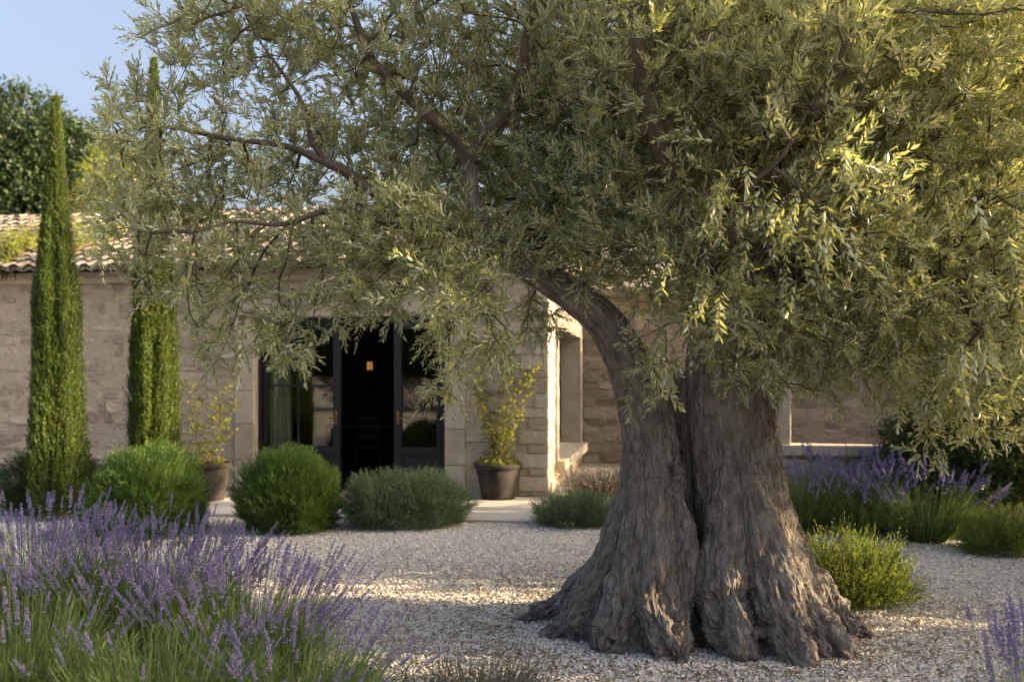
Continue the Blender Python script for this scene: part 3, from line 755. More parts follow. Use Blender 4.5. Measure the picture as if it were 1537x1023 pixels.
def glass_mat():
    m, nt, N, Lk = new_mat('window glass')
    out = N('ShaderNodeOutputMaterial'); gl = N('ShaderNodeBsdfGlossy'); gl.inputs['Roughness'].default_value = .02; gl.inputs[0].default_value = (.9, .9, .9, 1)
    tr = N('ShaderNodeBsdfTransparent'); tr.inputs[0].default_value = (.86, .89, .87, 1)
    fr = N('ShaderNodeFresnel'); fr.inputs['IOR'].default_value = 1.52
    nz = N('ShaderNodeTexNoise'); nz.inputs['Scale'].default_value = 2.2; tc = N('ShaderNodeTexCoord'); Lk(tc.outputs['Object'], nz.inputs['Vector'])
    bp = N('ShaderNodeBump'); bp.inputs['Strength'].default_value = .01; bp.inputs['Distance'].default_value = .01; Lk(nz.outputs['Fac'], bp.inputs['Height']); Lk(bp.outputs[0], gl.inputs['Normal'])
    ml = N('ShaderNodeMath'); ml.operation = 'MULTIPLY_ADD'; ml.inputs[1].default_value = .75; ml.inputs[2].default_value = .02; Lk(fr.outputs[0], ml.inputs[0])
    ms = N('ShaderNodeMixShader'); Lk(ml.outputs[0], ms.inputs[0]); Lk(tr.outputs[0], ms.inputs[1]); Lk(gl.outputs[0], ms.inputs[2]); Lk(ms.outputs[0], out.inputs[0]); return m
glass = glass_mat()
side_window()

# ---- door: two fixed glazed leaves and the open way between them
ax = lambda px: HL(px, 0, .16)[0]
brass = solid_mat('aged brass', [(.3, (.20, .13, .05)), (.7, (.34, .24, .10))], scale=20, rough=.35, bump=.05, metallic=1)
def doors():
    fr = MB(); y0, y1 = .13, .21
    box(fr, dx0 + .002, ax(395), y0 - .02, y1 + .03, .012, dz1 - .002, .006); box(fr, ax(663), dx1 - .002, y0 - .02, y1 + .03, .012, dz1 - .002, .006)
    box(fr, ax(395), ax(663), y0 - .018, y1 + .028, dz1 - .085, dz1 - .003, .006)
    fr.build('door_frame', paint, house)
    pz = .58
    def leaf(xa, xb, mull, handle_x, wide_right):
        d = MB(); t = .055; zt = dz1 - .09
        st = .10
        xl, xr = (xa, xb)
        box(d, xl, xl + (t if wide_right else st), y0, y1, .02, zt, .005); box(d, xr - (st if wide_right else t), xr, y0, y1, .02, zt, .005)
        il, ir = xl + (t if wide_right else st), xr - (st if wide_right else t)
        box(d, il, ir, y0 + .003, y1 - .003, .02, .14, .004); box(d, il, ir, y0 + .003, y1 - .003, pz - .05, pz + .05, .004); box(d, il, ir, y0 + .003, y1 - .003, zt - .07, zt, .004)
        zm = pz + .05 + (zt - .07 - pz - .05) * .52
        box(d, il, ir, y0 + .012, y1 - .012, zm - .014, zm + .014, .003)
        for m in mull: box(d, m - .014, m + .014, y0 + .014, y1 - .014, pz + .05, zt - .07, .003)
        o = d.build('door', paint, house)
        p = MB(); box(p, il, ir, y0 + .03, y1 - .03, .14, pz - .05, .004)
        # raised field of the lower panel
        box(p, il + .06, ir - .06, y0 + .016, y0 + .031, .20, pz - .11, .010); p.build('door_panel', paint, o)
        g_ = MB(); box(g_, il, ir, y0 + .037, y0 + .042, pz + .05, zt - .07); g_.build('door_pane', glass, o)
        h = MB(); hx = handle_x; tube(h, [(hx, y0, 1.02), (hx, y0 - .05, 1.02), (hx + (.11 if not wide_right else -.11), y0 - .055, 1.015)], [.011, .011, .009], 8)
        box(h, hx - .018, hx + .018, y0 - .008, y0 - .0005, .93, 1.11, .003); h.build('door_handle', brass, o)
        return o
    leaf(ax(396.5), ax(512), [ax(448)], ax(506), True)
    leaf(ax(592), ax(662), [], ax(598), False)
    th_ = MB(); box(th_, dx0 + .01, dx1 - .01, -.06, .40, -.05, .034, .012); th_.build('threshold', dressed, house)
doors()
# ---- dark room behind
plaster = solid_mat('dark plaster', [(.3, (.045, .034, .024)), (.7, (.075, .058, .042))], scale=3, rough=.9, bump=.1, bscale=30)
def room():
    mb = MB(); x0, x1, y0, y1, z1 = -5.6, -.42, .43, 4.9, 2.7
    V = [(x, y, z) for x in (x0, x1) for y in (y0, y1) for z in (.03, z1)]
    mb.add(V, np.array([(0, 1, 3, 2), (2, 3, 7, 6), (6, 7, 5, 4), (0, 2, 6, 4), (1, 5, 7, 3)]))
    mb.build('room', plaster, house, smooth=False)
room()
# ---- roof of round clay tiles
def roof():
    tile = solid_mat('clay roof tile', [(.15, (.13, .11, .095)), (.45, (.23, .20, .17)), (.7, (.32, .28, .24)), (.95, (.42, .385, .34))], scale=7, detail=7, rough=.9, bump=.4, bscale=40, attr='rnd', amix=.6, bdist=.01)
    ey0, ez0, ry, rz = -.30, 2.93, 3.45, 4.28
    x0, x1 = -HW - .2, .32
    dv = np.array([0, ry - ey0, rz - ez0]); Ls = np.linalg.norm(dv); dv /= Ls; nv = np.array([0, -dv[2], dv[1]])
    mb = MB()
    # battens below
    for s0, s1, nn in (((x0, ey0 + .06, ez0 - .005), (x1, ry, rz - .02), 0),):
        mb.add([(x0, ey0 + .08, ez0 - .012), (x1, ey0 + .08, ez0 - .012), (x1, ry, rz - .03), (x0, ry, rz - .03)], np.array([[0, 1, 2, 3]]), rnd=.2)
    mb.add([(x0, ry, rz), (x1, ry, rz), (x1, ry + 3.6, 2.9), (x0, ry + 3.6, 2.9)], np.array([[0, 1, 2, 3]]), rnd=.4)
    pitch, tl = .205, .40; nrow = int(Ls / .31) + 1; ncol = int((x1 - x0) / pitch)
    a = np.linspace(0, math.pi, 9)
    for ci in range(ncol):
        xc = x0 + (ci + .5) * pitch
        for under in (0, 1):
            for ri in range(nrow):
                s0 = ri * .31 - .02 + rng.normal(0, .012); s1 = min(s0 + tl, Ls + .02)
                if s1 - s0 < .06: continue
                r0, r1 = (.098, .080) if not under else (.085, .098)
                lift = (.035 if not under else .012) + rng.normal(0, .004)
                xx = xc + (pitch / 2 if under else 0) + rng.normal(0, .006)
                V = []
                for (s, r, up) in ((s0, r0, .022 if not under else .02), (s1, r1, 0)):
                    for th in (0, -.012):
                        rr = r + th
                        cx_ = np.cos(a) * rr; cz_ = np.sin(a) * rr * (1 if not under else -.75)
                        V.append(np.array([0, ey0, ez0]) + dv * s + np.array([1.0, 0, 0]) * (xx + cx_)[:, None] + nv * (cz_ * .95 + lift + up + (.07 if under else 0))[:, None])
                V = np.vstack(V); k = len(a); i = np.arange(k - 1)
                F = [np.stack([i, i + 1, 2 * k + i + 1, 2 * k + i], -1), np.stack([k + i + 1, k + i, 3 * k + i, 3 * k + i + 1], -1), np.stack([i + 1, i, k + i, k + i + 1], -1)]
                mb.add(V, np.vstack(F), rnd=np.clip(rng.normal(.5, .22), 0, 1))
    rf = mb.build('roof', tile, house, smooth=True)
    # ridge tiles
    rm = MB()
    x = x0
    while x < x1:
        V = []
        for (xx, r) in ((x, .135), (x + .43, .115)):
            for th in (0, -.015): V.append(np.stack([np.full(9, xx), ry + np.cos(a) * (r + th), rz - .01 + np.sin(a) * (r + th)], -1))
        V = np.vstack(V); k = 9; i = np.arange(8)
        rm.add(V, np.vstack([np.stack([i, i + 1, 2 * k + i + 1, 2 * k + i], -1), np.stack([i + 1, i, k + i, k + i + 1], -1)]), rnd=rng.random()); x += .36
    rm.build('ridge', tile, rf, smooth=True)
    cn = MB(); box(cn, x0 + .1, .10, -.10, .3, HH - .02, HH + .07, .015, rnd=.4); box(cn, x0 + .1, .16, -.19, .3, HH + .072, HH + .12, .015, rnd=.5)
    cn.build('cornice', dressed, house)
    gb = MB(); gb.add([(-.02, 0, HH), (-.02, 6.9, HH), (-.02, ry, rz - .06)], np.array([[0, 1, 2]]), rnd=.5); gb.build('gable', stone, house)
roof()

# back wing in the shade, seen past the corner
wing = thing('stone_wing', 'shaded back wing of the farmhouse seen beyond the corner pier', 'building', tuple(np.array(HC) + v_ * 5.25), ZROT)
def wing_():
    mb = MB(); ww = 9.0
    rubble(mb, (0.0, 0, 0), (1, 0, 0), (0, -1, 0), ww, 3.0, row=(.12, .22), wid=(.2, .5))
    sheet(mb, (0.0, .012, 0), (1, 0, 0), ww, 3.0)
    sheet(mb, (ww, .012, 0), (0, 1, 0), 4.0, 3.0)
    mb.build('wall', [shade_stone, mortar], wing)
    r_ = MB(); r_.add([(-.1, -.3, 2.98), (ww + .3, -.3, 2.98), (ww + .3, 4, 4.6), (-.1, 4, 4.6), (-.1, -.3, 3.06), (ww + .3, -.3, 3.06), (ww + .3, 4, 4.68), (-.1, 4, 4.68)],
                      np.array([(3, 2, 1, 0), (4, 5, 6, 7), (0, 1, 5, 4), (1, 2, 6, 5)]), rnd=.4)
    r_.build('roof', bpy.data.materials['clay roof tile'], wing, smooth=False)
wing_()

# garden wall with the wide opening, right of the olive
GW = W(1100, 0, 11.3); GW[2] = 0
gwall = thing('garden_wall', 'honey stone courtyard wall with wide unglazed opening behind the far lavender', 'wall', tuple(GW), -R(14))
ug_ = np.array([math.cos(R(14)), -math.sin(R(14)), 0])
def gw_():
    def lx(px):                       # pixel -> distance along this wall
        k = (px - CX) / FPX; return (k * GW[1] - GW[0]) / (ug_[0] - k * ug_[1])
    a0, a1, s0, zt, hh = lx(1187), lx(1440), .80, 2.25, 2.7
    ww = lx(1505)
    mb = MB(); t = .22
    rubble(mb, (0, 0, 0), (1, 0, 0), (0, -1, 0), ww, hh, [(a0 - .13, a1 + .13, s0 - .14, zt + .2)], row=(.14, .26), wid=(.25, .6), depth=.014)
    sheet(mb, (0, .012, 0), (1, 0, 0), ww, hh, [(a0, a1, s0, zt)]); sheet(mb, (0, t, 0), (1, 0, 0), ww, hh, [(a0, a1, s0, zt)])
    sheet(mb, (ww, .012, 0), (0, 1, 0), t - .012, hh); sheet(mb, (0, .012, 0), (0, 1, 0), t - .012, hh)
    mb.build('wall', [dressed, mortar], gwall)
    fr = MB(); box(fr, a0 - .13, a0, -.02, t + .02, s0 + .002, zt, .012, rnd=.7); box(fr, a1, a1 + .13, -.02, t + .02, s0 + .002, zt, .012, rnd=.7); box(fr, a0 - .2, a1 + .2, -.022, t + .022, zt + .002, zt + .2, .012, rnd=.5)
    fr.build('opening_frame', dressed, gwall)
    sl = MB(); x = a0 - .2
    while x < a1 + .19:
        x2 = min(x + rng.uniform(.55, .8), a1 + .2); box(sl, x + .002, x2 - .002, -.06, t + .06, s0 - .115, s0 + rng.random() * .003, .012, rnd=rng.random()); x = x2
    sl.build('sill', dressed, gwall)
    cp = MB(); box(cp, -.05, ww + .05, -.05, t + .05, hh + .002, hh + .08, .02); cp.build('coping', dressed, gwall)
gw_()

# paved terrace in front of the house
def patio():
    pv = solid_mat('terrace paving', [(.3, (.40, .37, .32)), (.7, (.54, .51, .46))], scale=3, detail=7, rough=.85, bump=.25, bscale=30, attr='rnd', amix=.3)
    mb = MB(); x = -13.0; y1 = -.012
    while x < 1.2:
        wx = min(rng.uniform(.9, 1.3), 1.2 - x)
        if 1.2 - x - wx < .3: wx = 1.2 - x
        for ya, yb in ((-2.05, -1.36), (-1.36, -.68), (-.68, y1)):
            box(mb, x + .004, x + wx - .004, ya + .004, yb - .004, -.06, .034 + rng.random() * .003, .008, rnd=rng.random())
        x += wx
    o = mb.build('terrace', pv); o.location = HC; o.rotation_euler = (0, 0, ZROT); tag(o, kind='structure')
patio()

# ---- lamp hanging in the dark room, curtain behind the left leaf
def lamp():
    a, b, z = HL(555, 548, 3.9); p = np.array(HC) + u_ * a + v_ * b
    t = thing('hanging_lantern', 'small glowing amber lantern hanging in the dark room behind the open door', 'lantern', (p[0], p[1], z), ZROT)
    m, nt, N, Lk = new_mat('lamp glow'); out = N('ShaderNodeOutputMaterial'); em = N('ShaderNodeEmission'); em.inputs[0].default_value = (1, .42, .10, 1); em.inputs[1].default_value = .10; Lk(em.outputs[0], out.inputs[0])
    m2, nt, N, Lk = new_mat('bulb glow'); out = N('ShaderNodeOutputMaterial'); em = N('ShaderNodeEmission'); em.inputs[0].default_value = (1, .55, .2, 1); em.inputs[1].default_value = 4; Lk(em.outputs[0], out.inputs[0])
    iron = solid_mat('lantern iron', [(.3, (.02, .017, .014)), (.7, (.04, .034, .028))], rough=.6, bump=.1)
    b = MB(); k = 10
    tube(b, [(0, 0, -.045), (0, 0, -.02), (0, 0, .02), (0, 0, .035)], [.012, .032, .034, .014], 12); b.build('bulb', m2, t)
    s = MB(); tube(s, [(0, 0, -.075), (0, 0, .06)], [.048, .042], 16, cap=False); s.build('lamp_shade', m, t)
    f = MB()
    for q in range(4):
        an = q * math.pi / 2 + .4; tube(f, [(.058 * math.cos(an), .058 * math.sin(an), -.09), (.05 * math.cos(an), .05 * math.sin(an), .075)], .005, 6)
    tube(f, [(0, 0, .07), (0, 0, .09), (0, 0, .12)], [.06, .042, .010], 12); tube(f, [(0, 0, -.10), (0, 0, -.09)], [.062, .062], 12); tube(f, [(0, 0, .15), (0, 0, 2.69 - z)], .005, 6); f.build('lantern_frame', iron, t)
lamp()
pl_ = bpy.data.lights.new('lantern_light', 'POINT'); pl_.energy = 0.10; pl_.color = (1, .55, .22); pl_.shadow_soft_size = .05
lo_ = bpy.data.objects.new('lantern_light', pl_); COL.objects.link(lo_)
_a, _b, _z = HL(555, 548, 3.9); lo_.location = np.array(HC) + u_ * _a + v_ * (_b - .16) + np.array([0, 0, _z - .02])
def table():
    oak = solid_mat('dark oak', [(.3, (.022, .014, .009)), (.7, (.045, .030, .018))], scale=4, rough=.6, bump=.1, bscale=30, stretch=(1, 8, 8))
    a, b, z = HL(575, 640, 2.9); p = np.array(HC) + u_ * a + v_ * b
    t = thing('dining_table', 'dark wooden table barely visible in the dim room through the open door', 'table', (p[0], p[1], .03), ZROT)
    mb = MB(); box(mb, -.9, .9, -.42, .42, .70, .745, .01); mb.build('tabletop', oak, t)
    for x in (-.8, .8):
        for y in (-.34, .34):
            mb = MB(); tube(mb, [(x, y, 0), (x, y, .35), (x, y, .698)], [.028, .034, .04], 8); mb.build('leg', oak, t)
    ch = thing('dining_chair', 'dark ladder back chair at the table in the dim room', 'chair', tuple(np.array([p[0], p[1], .03]) - v_ * .62), ZROT)
    mb = MB(); box(mb, -.21, .21, -.2, .2, .43, .465, .012); mb.build('seat', oak, ch)
    for x in (-.18, .18):
        mb = MB(); tube(mb, [(x, -.18, 0), (x, -.18, .45), (x, -.23, .95)], [.018, .02, .016], 8); mb.build('leg', oak, ch)
        mb = MB(); tube(mb, [(x, .17, 0), (x, .17, .43)], [.018, .02], 8); mb.build('leg', oak, ch)
    mb = MB()
    for z in (.58, .72, .86): box(mb, -.17, .17, -.225, -.205, z, z + .06, .006)
    mb.build('backrest', oak, ch)
table()
def curtain():
    cl = solid_mat('linen curtain', [(.3, (.42, .42, .36)), (.7, (.56, .56, .49))], scale=30, rough=.95, bump=.2, bscale=200)
    x0, x1 = ax(397), ax(432); n = 60; x = np.linspace(x0, x1, n); y = .34 + .03 * np.sin(np.linspace(0, 42, n)) + .008 * rng.normal(size=n)
    mb = MB(); V = []
    for z in np.linspace(.05, 2.3, 8):
        f = 1 - .12 * (z - .05) / 2.25
        for d in (0, .006): V.append(np.stack([x0 + (x - x0) * f, y + d, np.full(n, z)], -1))
    V = np.vstack(V); i = np.arange(n - 1); F = []
    for r in range(7):
        for d in (0, 1): F.append(np.stack([(2 * r + d) * n + i, (2 * r + d) * n + i + 1, (2 * r + 2 + d) * n + i + 1, (2 * r + 2 + d) * n + i], -1))
    o = mb.add(V, np.vstack(F)).build('curtain', cl, smooth=True)
    o.location = HC; o.rotation_euler = (0, 0, ZROT)
    tag(o, 'pale linen curtain hanging inside the left glazed door', 'curtain')
curtain()
SMOOTH = True
# ================================================================ shrubs, cypresses, lavender, pots, trees
def GR(px, py):
    """ground point seen at this pixel"""
    D = FPX * EYE / (py - HY); p = W(px, py, D); p[2] = 0; return p
wood = solid_mat('woody stem', [(.3, (.07, .05, .035)), (.7, (.16, .12, .085))], scale=30, rough=.9, bump=.4, bscale=80)
M_green = foliage_mat('fresh green needle', [(0, (.070, .060, .022)), (.08, (.024, .066, .014)), (.5, (.062, .140, .026)), (1, (.17, .26, .055))], trans=(.26, .40, .05), tmix=.3, rough=.5)
M_cyp = foliage_mat('cypress spray', [(0, (.030, .028, .010)), (.08, (.008, .026, .007)), (.5, (.022, .056, .012)), (1, (.075, .125, .020))], trans=(.34, .36, .03), tmix=.24, rough=.55)
M_grey = foliage_mat('grey green needle', [(0, (.060, .110, .052)), (.5, (.130, .200, .100)), (1, (.26, .32, .18))], trans=(.16, .24, .07), tmix=.25, rough=.6)
M_yel = foliage_mat('yellow green sprig', [(0, (.040, .080, .016)), (.5, (.095, .150, .030)), (1, (.19, .23, .055))], trans=(.32, .38, .05), tmix=.35, rough=.5)
M_dark = foliage_mat('dark glossy leaf', [(0, (.014, .034, .009)), (.5, (.028, .062, .014)), (1, (.065, .105, .025))], trans=(.16, .22, .03), tmix=.22, rough=.38, spec=.5)
M_deep = foliage_mat('deep green leaf', [(0, (.008, .020, .006)), (.5, (.015, .034, .009)), (1, (.032, .058, .015))], trans=(.05, .08, .02), tmix=.15, rough=.5, spec=.3)
M_vine = foliage_mat('vine leaf', [(0, (.055, .095, .015)), (.5, (.11, .155, .025)), (1, (.21, .22, .04))], trans=(.42, .42, .05), tmix=.4, rough=.5)
M_lavleaf = foliage_mat('lavender leaf', [(0, (.060, .125, .026)), (.5, (.150, .235, .060)), (1, (.36, .40, .15))], trans=(.20, .30, .06), tmix=.25, rough=.6)
M_flower = foliage_mat('lavender flower', [(0, (.14, .12, .235)), (.5, (.305, .260, .49)), (.85, (.51, .455, .66)), (1, (.74, .70, .70))], trans=(.50, .43, .60), tmix=.25, rough=.7, spec=.2)
M_dry = foliage_mat('dry grass blade', [(0, (.045, .035, .018)), (.5, (.085, .060, .028)), (1, (.13, .10, .04))], trans=(.18, .13, .04), tmix=.3, rough=.7)
M_mauve = foliage_mat('reddish green sprig', [(0, (.055, .080, .032)), (.5, (.12, .125, .07)), (1, (.24, .19, .16))], trans=(.22, .17, .12), tmix=.25, rough=.65)

def woody(parent, rx, ry, h, n=9, r=.012):
    mb = MB()
    for q in range(n):
        a = rng.random() * 6.283; e = rng.uniform(.25, .8)
        p1 = np.array([math.cos(a) * rx * e, math.sin(a) * ry * e, h * rng.uniform(.55, .8)])
        tube(mb, resample([np.array([math.cos(a), math.sin(a), 0]) * .05 - [0, 0, .03], p1 * [.5, .5, .45], p1], .08), np.linspace(r, r * .35, len(resample([np.zeros(3), p1 * [.5, .5, .45], p1], .08)))[:len(resample([np.array([math.cos(a), math.sin(a), 0]) * .05 - [0, 0, .03], p1 * [.5, .5, .45], p1], .08))] if False else r * .7, 5)
    return mb.build('stem', wood, parent)

def bush(name, label, loc, rx, ry, h, n, mat, ln=(.11, .20), k=10, L=.035, Wd=.006, ang=38, up=.5, lump=.15, low=-.93, fill=.42, kind='dia', cat='bush', group=None, zc=.42, jit=.35, stray=0.04, stemr=.002):
    """a clipped or natural dome of fine shoots that point out and up"""
    t = thing(name, label, cat, tuple(loc), rng.random() * .5, group)
    n = int(n * 1.0); d = norm(rng.normal(size=(int(n * 2.2), 3))); d = d[d[:, 2] > low][:n]; m = len(d)
    hz = np.maximum(np.hypot(d[:, 0], d[:, 1]), .05); wide = np.where(d[:, 2] < 0, hz ** -.75, hz ** -.12)[:, None] * [1, 1, 0] + [0, 0, 1]
    f = np.where(rng.random(m) < fill, rng.uniform(.45, .95, m), rng.uniform(.93, 1.03, m))
    lu = 1 + lump * fbm(d * 2.3 + rng.random() * 50, 3) * 2.0
    zc_ = h * zc
    P = d * wide * np.stack([rx * lu * f, ry * lu * f, np.where(d[:, 2] > 0, h - zc_, zc_ * 1.05) * lu * f], -1) + [0, 0, zc_]
    ok = P[:, 2] > .01; P, d, f = P[ok], d[ok], f[ok]; m = len(P)
    T = norm(d * [1, 1, .8] + rng.normal(0, jit, (m, 3)) + np.array([0, 0, up]))
    l = rng.uniform(*ln, m); l = np.where(rng.random(m) < stray, l * 1.7, l)
    S = P - T * (l * .8)[:, None]; S[:, 2] = np.maximum(S[:, 2], .005)
    mb = MB(); sm = MB()
    tone = np.clip(.5 + .5 * fbm(d * 3.1 + 9, 3) + rng.normal(0, .14, m), 0, 1)
    shoots(mb, S, T, l, k, L, Wd, ang=ang, opposite=False, kind=kind, rnd=tone, stem=stemr * .7, stem_mb=mb, spread=.16)
    mb.build('foliage', mat, t, smooth=False)
    for q in range(10):
        a = rng.random() * 6.283; e = rng.uniform(.2, .75)
        p1 = np.array([math.cos(a) * rx * e, math.sin(a) * ry * e, h * rng.uniform(.5, .75)])
        Q = resample([np.array([math.cos(a), math.sin(a), 0]) * .04 - [0, 0, .03], p1 * [.45, .45, .5], p1], .07)
        tube(sm, Q, np.linspace(.012, .004, len(Q)), 5)
    sm.build('stem', wood, t)
    return t

def place(px, py_base, ry):
    p = GR(px, py_base); p[1] += ry; return p
# -- domes left of and before the door
p = place(210, 806, .0); bush('round_shrub', 'widest round bright green bush between the cypresses and the foreground lavender', p + [0, .2, 0], .565, .55, .86, 5200, M_green, L=.042, Wd=.0095, up=.85, stray=.06, jit=.22)
p = place(418, 806, .45); bush('round_shrub', 'bright green ball bush before the left half of the dark glazed door', p, .50, .5, .85, 5200, M_green, L=.042, Wd=.0095, up=.85, stray=.06, jit=.22)
p = place(603, 797, .42); bush('round_shrub', 'wide low grey green mound bush in front of the open doorway', p, .66, .5, .58, 5200, M_grey, L=.034, Wd=.0075, lump=.16, up=.7, stray=.12)
p = place(872, 796, .35); bush('round_shrub', 'low grey green bush at the terrace end just left of the olive trunk', p, .44, .36, .36, 2600, M_grey, L=.032, Wd=.006, up=.8, lump=.2, stray=.15)
p = place(905, 752, .3); bush('dry_plant', 'sparse rusty dry plant by the shaded wing beyond the corner pier', p, .55, .3, .42, 420, M_dry, ln=(.2, .45), k=8, L=.05, Wd=.009, up=1.0, stray=.2)
p = place(14, 790, .3); bush('round_shrub', 'very dark green bush at the left edge behind the foreground lavender', p + [-.1, .9, 0], .56, .5, .72, 3800, M_dark, L=.036, Wd=.009)
p = place(1290, 925, .36); bush('sprig_shrub', 'loose yellow green sprig bush on the gravel right of the olive roots', p + [.05, .05, 0], .42, .38, .45, 1500, M_yel, ln=(.16, .32), k=13, L=.036, Wd=.0085, up=1.1, lump=.3, stray=.25, low=-.8, jit=.3, kind='lance')
p = place(1545, 840, .35); bush('round_shrub', 'low dark bush at the right edge beneath the big glossy shrub', p, .46, .36, .40, 1700, M_yel, L=.035, Wd=.008, up=.7, lump=.2, stray=.15)
p = place(1530, 815, .7); bush('large_shrub', 'big dark glossy shrub rising at the right edge beside the lavender', p + [-.02, .2, 0], .86, .7, 1.55, 4600, M_dark, ln=(.18, .32), k=9, L=.062, Wd=.022, lump=.16, up=.35, ang=50, kind='lance', fill=.45)
p = GR(735, 1040); bush('sprig_shrub', 'low reddish green plant at the bottom edge beside the foreground lavender', [p[0] - .06, 4.72, 0], .36, .28, .17, 520, M_mauve, ln=(.12, .24), k=14, L=.022, Wd=.0055, up=1.3, lump=.35, stray=.3)

# -- cypresses
def cypress(label, x, y, H, Rm, n=22000):
    t = thing('cypress_tree', label, 'tree', (x, y, 0), 0, 'slim cypresses beside the house')
    z = rng.random(n) ** .85 * H * .985; ph = rng.random(n) * 6.283
    q = z / H
    prof = Rm * np.minimum(1, .80 + 1.4 * q) * (1 - .50 * q) * np.clip((1 - q) / .50, 0, 1) ** .85
    st = 1 + .17 * vnoise(np.stack([np.cos(ph) * 2.4, np.sin(ph) * 2.4, z * .75 + x], -1)) + .10 * vnoise(np.stack([np.cos(ph) * 6, np.sin(ph) * 6, z * 1.7 + x], -1))
    r = prof * st * np.where(rng.random(n) < .5, rng.uniform(.25, .95, n), rng.uniform(.92, 1.08, n))
    rd = np.stack([np.cos(ph), np.sin(ph), 0 * ph], -1)
    P = rd * r[:, None] + np.stack([0 * z, 0 * z, z + .05], -1)
    T = norm(rd * rng.uniform(.12, .42, n)[:, None] + [0, 0, 1] + rng.normal(0, .12, (n, 3)))
    ln = rng.uniform(.12, .24, n) * np.clip(1.25 - q * .75, .4, 1)
    mb = MB(); tone = np.clip(.5 + .6 * vnoise(np.stack([np.cos(ph) * 3, np.sin(ph) * 3, z * .9 + 5], -1)) + rng.normal(0, .15, n), 0, 1)
    shoots(mb, P - T * (ln * .5)[:, None], T, ln, 9, .044, .0125, ang=30, opposite=False, kind='dia', rnd=tone, spread=.12)
    # the leader at the very top
    S = np.array([[0, 0, H - .30]] * 26) + rng.normal(0, .03, (26, 3)); shoots(mb, S, np.array([[0, 0, 1.0]] * 26) + rng.normal(0, .10, (26, 3)), rng.uniform(.2, .45, 26), 12, .032, .009, ang=28, opposite=False, kind='dia')
    mb.build('foliage', M_cyp, t, smooth=False)
    tm = MB(); tube(tm, [(0, 0, -.05), (.01, 0, H * .4), (0, .01, H * .85)], [.065, .04, .012], 8); tm.build('trunk', wood, t)
p = W(84, 0, 10.9); cypress('slim cypress standing clear of the olive at the left of the house', p[0], 10.9, EYE + (HY - 150) / FPX * 10.9, .285)
p = W(231, 0, 11.3); cypress('slim cypress whose upper half is veiled by the olive branches', p[0], 11.3, EYE + (HY - 92) / FPX * 11.3, .27)

# -- lavender
def spike_mesh(seed, nf=11):
    r_ = np.random.default_rng(seed); mb = MB(); H = r_.uniform(.055, .10); P, D, L_, rn = [], [], [], []
    for k in range(nf):
        z = H * (k / (nf - 1)) ** .92 + r_.normal(0, .002)
        if k == 0: z -= .02
        m = int(round(8 * (1 - .45 * k / nf)))
        for q in range(m):
            a = q * 6.283 / m + k * .7 + r_.normal(0, .2); e = .75 - .5 * k / nf
            P.append([math.cos(a) * .002, math.sin(a) * .002, z]); D.append([math.cos(a) * e, math.sin(a) * e, r_.uniform(.35, .9)]); L_.append(r_.uniform(.008, .0122) * (1 - .25 * k / nf)); rn.append(np.clip(r_.normal(.45, .26), 0, 1))
    P, D, L_, rn = np.array(P), norm(np.array(D)), np.array(L_), np.array(rn); n = len(P)
    A, B = perp(D); w_ = (L_ * .26)[:, None]
    V = np.stack([P, P + D * (L_ * .55)[:, None] + A * w_, P + D * (L_ * .55)[:, None] + B * w_, P + D * (L_ * .55)[:, None] - A * w_, P + D * (L_ * .55)[:, None] - B * w_, P + D * L_[:, None]], 1)
    b = (np.arange(n) * 6)[:, None]
    F = np.concatenate([b + f for f in ([0, 2, 1], [0, 3, 2], [0, 4, 3], [0, 1, 4], [5, 1, 2], [5, 2, 3], [5, 3, 4], [5, 4, 1])])
    mb.add(V.reshape(-1, 3), F, rnd=np.repeat(rn, 6))
    tube(mb, [(0, 0, -.03), (0, 0, H)], .0013, 4, rnd=.2)
    return mb.mesh('flower_spike', M_flower, smooth=False)
SPIKES = [spike_mesh(s) for s in range(8)]
SPK_RAW = []
for me_ in SPIKES:
    v_s = np.empty(len(me_.vertices) * 3, np.float32); me_.vertices.foreach_get('co', v_s); rn_s = np.empty(len(me_.vertices), np.float32); me_.attributes['rnd'].data.foreach_get('value', rn_s)
    SPK_RAW.append((v_s.reshape(-1, 3).astype(float), np.array([p.vertices[:] for p in me_.polygons if len(p.vertices) == 4]), np.array([p.vertices[:] for p in me_.polygons if len(p.vertices) == 3]), rn_s))
